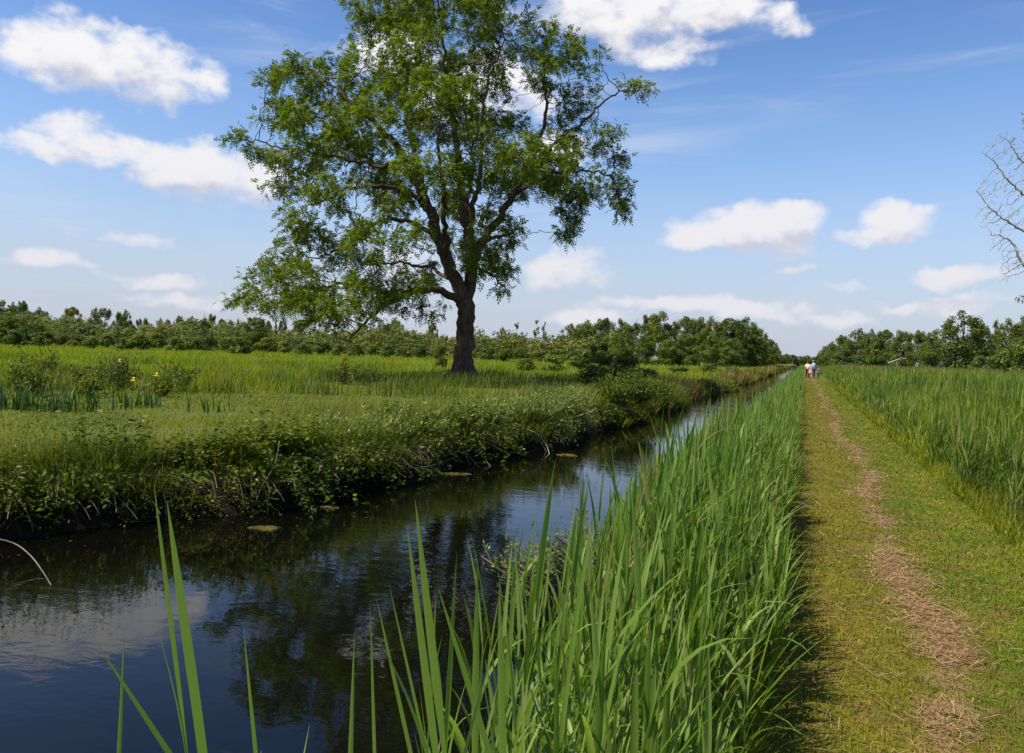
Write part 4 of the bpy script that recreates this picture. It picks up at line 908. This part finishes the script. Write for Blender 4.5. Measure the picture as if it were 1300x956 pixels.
# ------------------------------------------------------------------ dead wood, weed mats
def build_details():
    # dead tree at the right edge
    fwd = 34.0
    def Q(px, py, dd=0): return np.array(at_fwd(px, py, fwd+dd))
    g0 = ground_at(1352, fwd); limbs = [[(*g0, .26), (*Q(1345, 430), 0.161), (*Q(1338, 380), 0.140), (*Q(1330, 300), 0.105), (*Q(1322, 230), 0.077), (*Q(1305, 170), 0.042), (*Q(1296, 140), 0.021)],
        [(*Q(1336, 372), 0.084), (*Q(1312, 352), 0.070), (*Q(1296, 330), 0.056), (*Q(1284, 306), 0.038), (*Q(1268, 298), 0.021)],
        [(*Q(1333, 320), 0.084), (*Q(1305, 296), 0.063), (*Q(1280, 282), 0.042), (*Q(1254, 262), 0.025), (*Q(1240, 240), 0.014)],
        [(*Q(1326, 262), 0.070), (*Q(1298, 246), 0.049), (*Q(1276, 225), 0.032), (*Q(1258, 200), 0.017), (*Q(1248, 194), 0.010)],
        [(*Q(1318, 215), 0.056), (*Q(1296, 205), 0.035), (*Q(1280, 178), 0.017)],
        [(*Q(1330, 300), 0.070), (*Q(1360, 260, 1), 0.049), (*Q(1390, 220, 1), 0.021)], [(*Q(1336, 372), 0.070), (*Q(1370, 340, -1), 0.042), (*Q(1400, 300, -1), 0.021)]]
    A = []
    for px, py, rx, ry in ((1275,190,26,26),(1262,235,22,22),(1255,275,18,22),(1280,270,26,26),(1285,330,16,24),(1300,220,20,40),(1268,310,14,14),(1340,160,40,30),(1370,230,40,40),(1380,300,34,30),(1275,350,10,14)):
        A.append(ellipsoid_pts(Q(px, py), (rx*fwd/F, .9, ry*fwd/F), int(rx*ry*.5)+10))
    A = np.concatenate(A); P, par, R, depth, ch, _ = grow(limbs, A, np.zeros(len(A), bool), step=.12, kill=.17, infl=3.5, iters=120, tip=.007, expo=2.15, jitter=.24)
    root = empty('dead_tree', Vector(g0)); V, Fq = skeleton_mesh(P, par, R, ch); mesh('trunk', V-np.array(g0), Fq, MAT['dead'], True, root)
    tag(root, 'bare dead tree with pale forking branches and no leaves', 'tree')
    # living sprig on its trunk
    V, Fq = crown_mesh([(0, 0, 0, .35, .35, .2), (.3, 0, .1, .3, .3, .2)], 160, .09); c = Q(1300, 380)
    mesh('ivy', V+c-np.array(g0), Fq, MAT['far_dark'], False, root)
    # pale fallen trunk behind the reed field
    a = Vector(at_fwd(1128, 461, 92)); b = Vector(at_fwd(1150, 455, 92)); root = empty('fallen_trunk', Vector((a.x, a.y, 0)))
    o0 = np.array(root.location); pts = np.array([a, (a+b)/2+Vector((0, 0, .12)), b])-o0
    mesh('log', *tube(pts, [.08, .065, .03], 7), MAT['dead'], True, root)
    mesh('branch', *tube(np.array([(0, 0, 0), (.4, .1, .25), (.9, .2, .28)])+pts[1], [.04, .03, .012], 5), MAT['dead'], True, root)
    mesh('prop', *tube(np.array([pts[1], (pts[1][0], pts[1][1], 0)]), [.04, .05], 5), MAT['dead'], True, root)
    tag(root, 'bleached fallen trunk lying in the brown sedge by the wood', 'log')
    # dead branches on the bank: (pixel, depth) polylines
    br = [([(-60,690,6.9),(-30,682,7.0),(0,684,7.1),(22,690,7.1),(42,708,7.0),(56,728,6.8),(70,752,6.4)], .008, 'bleached arched twig dipping into the water in the near corner'),
          ([(392,632,11.5),(398,655,11.4),(378,664,11.4),(366,676,11.2)], .008, 'thin pale twig hanging onto the weed mat'),
          ([(318,668,11.0),(352,666,10.9),(376,655,10.7)], .009, 'pale stick poking out of the weed mat'),
          ([(510,595,14.6),(545,592,14.5),(575,582,14.4)], .008, 'grey stick lying across the bank roots'),
          ([(578,560,15.6),(592,575,15.4),(605,590,15.3),(618,600,15.2)], .010, 'brown root bending down to the yellow weed'),
          ([(600,560,15.8),(612,578,15.6),(624,594,15.4)], .009, 'second bent root beside the weed mat'),
          ([(668,545,18.2),(682,550,18.1),(694,565,18),(698,578,17.9)], .011, 'arched grey root under the pale shrubs'),
          ([(676,556,18.0),(688,562,17.9),(694,575,17.8)], .009, 'smaller arched root under the pale shrubs'),
          ([(728,530,21),(748,524,21),(758,518,21)], .014, 'bare grey branch standing above the water edge'),
          ([(736,534,21),(758,534,21),(764,542,20.8)], .012, 'bare forked branch reaching over the water'),
          ([(355,560,12.4),(350,590,12.2),(330,620,12),(326,634,11.9)], .007, 'dark thin stem hanging from the grass'),
          ([(400,580,12.4),(418,590,12.3),(432,612,12.2),(428,622,12.1)], .008, 'curled dry stem over the dark hollow'),
          ([(770,512,26),(800,520,26),(812,524,26)], .018, 'pale driftwood branch by the dark bushes'),
          ([(812,458,45),(818,450,45),(822,446,45)], .03, 'leaning pale stump in the bank scrub')]
    for pl, r, lab in br:
        pts = np.array([at_fwd(a, b, c if (c > 40 or lab.startswith('bleached')) else min(bank_fwd(a, .10+.12*k/len(pl)), (EYE-ZW+.02)*F/(b-hor(a)))) for k, (a, b, c) in enumerate(pl)]); pts = resample(np.c_[pts, np.zeros(len(pts))], .07 if r < .03 else .3)[:, :3]
        o0 = pts[0].copy(); V, Fq = tube(pts-o0, np.linspace(r, r*.45, len(pts)), 5)
        tag(mesh('dead_branch', V, Fq, MAT['deadtwig' if r < .0105 else 'dead'], True, None, Vector(o0)), lab, 'branch', 'dead branches along the bank')
    # mats of floating weed
    for px, py, w, d, lab in ((338,671,0.34,0.12,'yellow brown weed mat under the hanging twig'),(418,644,0.24,0.11,'small weed mat in the shadow of the bank'),(572,602,0.60,0.12,'long yellow weed mat below the root tangle'),
                              (606,588,0.40,0.15,'weed mat where the brown roots touch the water'),(720,578,0.44,0.15,'pale weed mat under the low spreading shrub')):
        p = on_z(px, py, ZW); n = 24; a = np.linspace(0, 6.283, n, endpoint=False); rr = 1+.22*np.sin(a*3+px)+.15*np.sin(a*5+py)+.08*rng.normal(size=n)
        ca, sa = math.cos(YAW), math.sin(YAW); rings = []
        for s, z in ((1, -.004), (.9, .012), (.5, .022)):
            X, Y = np.cos(a)*rr*w/2*1.0*s, np.sin(a)*rr*d/2*1.6*s; rings.append(np.stack([X*ca-Y*sa, X*sa+Y*ca, np.full(n, z)+rng.normal(size=n)*.003], 1))
        V = np.concatenate(rings+[np.array([[0, 0, .024]])]); j = np.arange(n); j2 = (j+1) % n
        Fq = np.concatenate([np.stack([j+k*n, j2+k*n, j2+(k+1)*n, j+(k+1)*n], 1) for k in (0, 1)]+[np.stack([j+2*n, j2+2*n, np.full(n, 3*n), np.full(n, 3*n)], 1)])
        me = bpy.data.meshes.new('weed_mat'); me.from_pydata([tuple(v) for v in V], [], [tuple(dict.fromkeys(f)) for f in Fq.tolist()]); me.materials.append(MAT['weed']); me.update()
        o = bpy.data.objects.new('weed_mat', me); COL.objects.link(o); o.location = p; tag(o, lab, 'weed mat', 'floating mats of weed')
    n = 170; y = 5+U(0, 1, n)**1.5*30; x = xbank(y)+.15+np.abs(rng.normal(size=n))*.7; a = U(0, 6.28, n); D = np.stack([np.cos(a), np.sin(a), a*0], 1); L = U(.02, .06, n)
    tag(mesh('floating_debris', *kites(np.stack([x, y, np.full(n, ZW+.006)], 1), D, np.tile([0, 0, 1.], (n, 1)), L, L*.5, .02), MAT['weed']), 'small leaf scraps and scum floating near the left bank', 'debris', kind='stuff')
    # pale seed heads of thistle and grass on the bank top
    sh = [(148,524,15),(155,534,14.5),(333,534,14),(340,545,14),(352,530,14.4),(373,556,13),(430,540,14.8),(207,520,16),(290,528,15),(395,550,13.6),(75,540,12.5),(180,545,13.5)]
    for k, (px, py, fwd) in enumerate(sh):
        t = at_fwd(px, py, fwd); g0 = Vector((t.x, t.y, float(gz(t.x, t.y)))); root = empty('seed_head', g0); hh = max(.2, t.z-g0.z)
        mesh('stem', *tube([(0, 0, 0), (.02, .01, hh*.6), (.0, 0, hh)], [.004, .003, .002], 4), MAT['straw'], True, root)
        v = rot_dirs(26, .5); mesh('tuft', *kites(np.zeros((26, 3))+np.array([0, 0, hh]), v, rot_dirs(26), .045, .018), MAT['seed'], False, root)
        tag(root, 'pale fluffy seed head on a thin dry stem in the bank top grass', 'seed head', 'pale seed heads in the bank top grass')
    # rough leafy weeds in the meadow
    wd = [(50,470,21,.9,'dark leafy weed patch left of the ash, nearest the edge'),(22,468,22,.8,'dark weed patch beside the iris stand'),(120,466,23,1.0,'tall dark weed in front of the bright meadow'),(112,480,21,.6,'low dark weed behind the iris stand'),
          (155,452,25,1.1,'tall flowering weed with pale tips'),(232,462,25,.9,'bright spreading weed standing alone in the tall meadow edge'),(205,474,22,.6,'low leafy weed by the yellow iris'),(440,445,33,1.2,'leafy weed under the drooping ash branch'),(465,452,33,1.0,'pale leafy weed right of the drooping branch'),(55,440,27,1.3,'dark upright weed against the scrub')]
    for px, py, fwd, h, lab in wd:
        shrub('meadow_weed', ground_at(px, fwd), h, h*1.0, 14, 'herb', .11, lab, 'weed', 'leafy weeds in the meadow', tips=20)
build_details()
# ------------------------------------------------------------------ the walkers
def skin_body(name, verts, edges, radii, mat, parent, root=0, levels=2):
    me = bpy.data.meshes.new(name); me.from_pydata(verts, edges, []); me.update()
    o = bpy.data.objects.new(name, me); COL.objects.link(o); o.parent = parent
    md = o.modifiers.new('skin', 'SKIN'); md.use_smooth_shade = True
    sv = me.skin_vertices[0].data
    for i, r in enumerate(radii):
        sv[i].radius = r if isinstance(r, tuple) else (r, r); sv[i].use_root = (i == root)
    ss = o.modifiers.new('smooth', 'SUBSURF'); ss.levels = levels; ss.render_levels = levels
    me.materials.append(mat)
    return o
def cloth(name, c):
    return solid_mat(name, tuple(v*.85 for v in c), tuple(min(1, v*1.1) for v in c), 14, .85)
SKIN = cloth('skin', (.55, .33, .24))
def person(px, fwd, h, face, top_c, low_c, hair_c, label, skirt=False, shorts=False, stride=.18, bag=None, armout=0.0):
    p = ground_at(px, fwd); p.z = float(gz(p.x, p.y))+.008; root = empty('person', p, face); k = h/1.75
    def s(*v): return tuple(c*k for c in v)
    a = stride
    V = [s(0, 0, .95), s(0, 0, 1.12), s(0, 0, 1.34), s(0, .0, 1.46), s(0, .02, 1.56), s(0, .03, 1.66),           # 0-5 pelvis..head
         s(-.10, 0, .88), s(-.10, a*.55, .50), s(-.10, a*.9, .09), s(-.10, a*.9+.13, .03),                       # left leg forward
         s(.10, 0, .88), s(.10, -a*.30, .49), s(.10, -a*1.2, .11), s(.10, -a*1.2+.12, .03),                      # right leg back
         s(-.165, 0, 1.39), s(-.25-armout, -.05, 1.14), s(-.27-armout, .03, .90), s(-.275-armout, .06, .80),      # arms
         s(.165, 0, 1.39), s(.25+armout, .05, 1.14), s(.26+armout, .14, .91), s(.26+armout, .18, .82)]
    E = [(0, 1), (1, 2), (2, 3), (3, 4), (4, 5), (0, 6), (6, 7), (7, 8), (8, 9), (0, 10), (10, 11), (11, 12), (12, 13), (2, 14), (14, 15), (15, 16), (16, 17), (2, 18), (18, 19), (19, 20), (20, 21)]
    R = [(.15, .10), (.13, .09), (.15, .10), (.06, .06), (.055, .055), (.085, .10), .085, .058, .038, .03, .085, .058, .038, .03, .055, .042, .030, .028, .055, .042, .030, .028]
    R = [tuple(c*k for c in r) if isinstance(r, tuple) else r*k for r in R]
    skin_body('body', V, E, R, SKIN, root)
    # fingers and thumb, one short chain each
    # shirt over trunk and upper arms
    Vs = [V[0], V[1], V[2], s(0, 0, 1.43), V[14], V[15], V[18], V[19]]; Rs = [s(.16, .12), s(.145, .11), s(.155, .115), s(.09, .075), .072*k, .058*k, .072*k, .058*k]
    skin_body('shirt', Vs, [(0, 1), (1, 2), (2, 3), (2, 4), (4, 5), (2, 6), (6, 7)], Rs, cloth('shirt', top_c), root)
    if skirt:
        n = 16; an = np.linspace(0, 6.283, n, endpoint=False); rings = []
        for z, r in ((1.02, .155), (.92, .19), (.75, .22), (.60, .25)): rings.append(np.stack([np.cos(an)*r*k, np.sin(an)*r*.8*k*(1+.05*np.sin(an*5)), np.full(n, z*k)], 1))
        V2 = np.concatenate(rings); j = np.arange(n); j2 = (j+1) % n; Fq = np.concatenate([np.stack([j+q*n, j2+q*n, j2+(q+1)*n, j+(q+1)*n], 1) for q in range(3)])
        mesh('skirt', V2, Fq, cloth('skirt', low_c), True, root)
    else:
        m = .5 if shorts else 1
        Vt = [V[0], V[6], V[7], V[8], V[10], V[11], V[12]]; Rt = [s(.165, .12), .105*k, .078*k, .06*k, .105*k, .078*k, .06*k]
        Et = [(0, 1), (1, 2), (2, 3), (0, 4), (4, 5), (5, 6)]
        if shorts: Vt = [V[0], V[6], V[7], V[10], V[11]]; Rt = Rt[:3]+Rt[4:6]; Et = [(0, 1), (1, 2), (0, 3), (3, 4)]
        skin_body('shorts' if shorts else 'trousers', Vt, Et, Rt, cloth('trousers', low_c), root)
    skin_body('hair', [s(0, .0, 1.60), s(0, .01, 1.69), s(0, .0, 1.74)], [(0, 1), (1, 2)], [s(.085, .075), s(.105, .11), s(.07, .08)], cloth('hair', hair_c), root)
    # nose and ears so that the head has a front
    mesh('nose', *kites(np.array([[0, .125*k, 1.675*k]]), np.array([[0, .25, -1.]]), np.array([[0, 1., .2]]), .05*k, .03*k, .6), SKIN, False, root)
    for sg in (-1, 1):
        c = np.array(V[17 if sg < 0 else 21]); pr = []
        for f in range(4): q = c+np.array([sg*.004, .018-.013*f, -.01])*k; pr.append(tube([q, q+np.array([0, .004, -.035])*k, q+np.array([-sg*.012, .012, -.06+.004*f])*k], [.009*k, .008*k, .006*k], 5))
        q = c+np.array([0, .025, .02])*k; pr.append(tube([q, q+np.array([0, .03, -.02])*k, q+np.array([0, .035, -.045])*k], [.010*k, .009*k, .007*k], 5))
        mesh('hand', *join(pr), SKIN, True, root)
        ft = V[9 if sg < 0 else 13]; an = V[8 if sg < 0 else 12]
        skin_body('shoe', [tuple(np.array(an)+np.array([0, -.03*k, -.04*k])), (ft[0], ft[1]-.03*k, .035*k), (ft[0], ft[1]+.03*k, .03*k)], [(0, 1), (1, 2)], [.048*k, s(.045, .04), s(.038, .03)], cloth('shoe', (.04, .035, .03)), root, levels=1)
    tag(root, label, 'person', None)
    return root
def build_people():
    person(1025.2, 76.5, 1.66, .05, (.80, .78, .60), (.025, .022, .03), (.12, .05, .03), 'woman in a loose cream top and dark trousers at the left of the group')
    person(1029.0, 76.2, 1.52, -.05, (.62, .33, .33), (.55, .30, .30), (.012, .010, .010), 'dark haired walker in a pink dress between the woman and the man', skirt=True)
    person(1032.0, 77.0, 1.78, .0, (.30, .55, .80), (.012, .025, .040), (.35, .30, .22), 'man in a light blue shirt and dark trousers walking away on the path')
    person(1039.0, 75.5, 1.16, -.1, (.10, .11, .15), (.03, .05, .09), (.03, .02, .015), 'small child in dark clothes walking at the right of the group', stride=.2)
build_people()
# drop tree prototypes nobody used
for key, (r, used) in PROTO.items():
    if not used:
        for c in [c for c in S.objects if c.parent is r]: bpy.data.objects.remove(c)
        bpy.data.objects.remove(r)
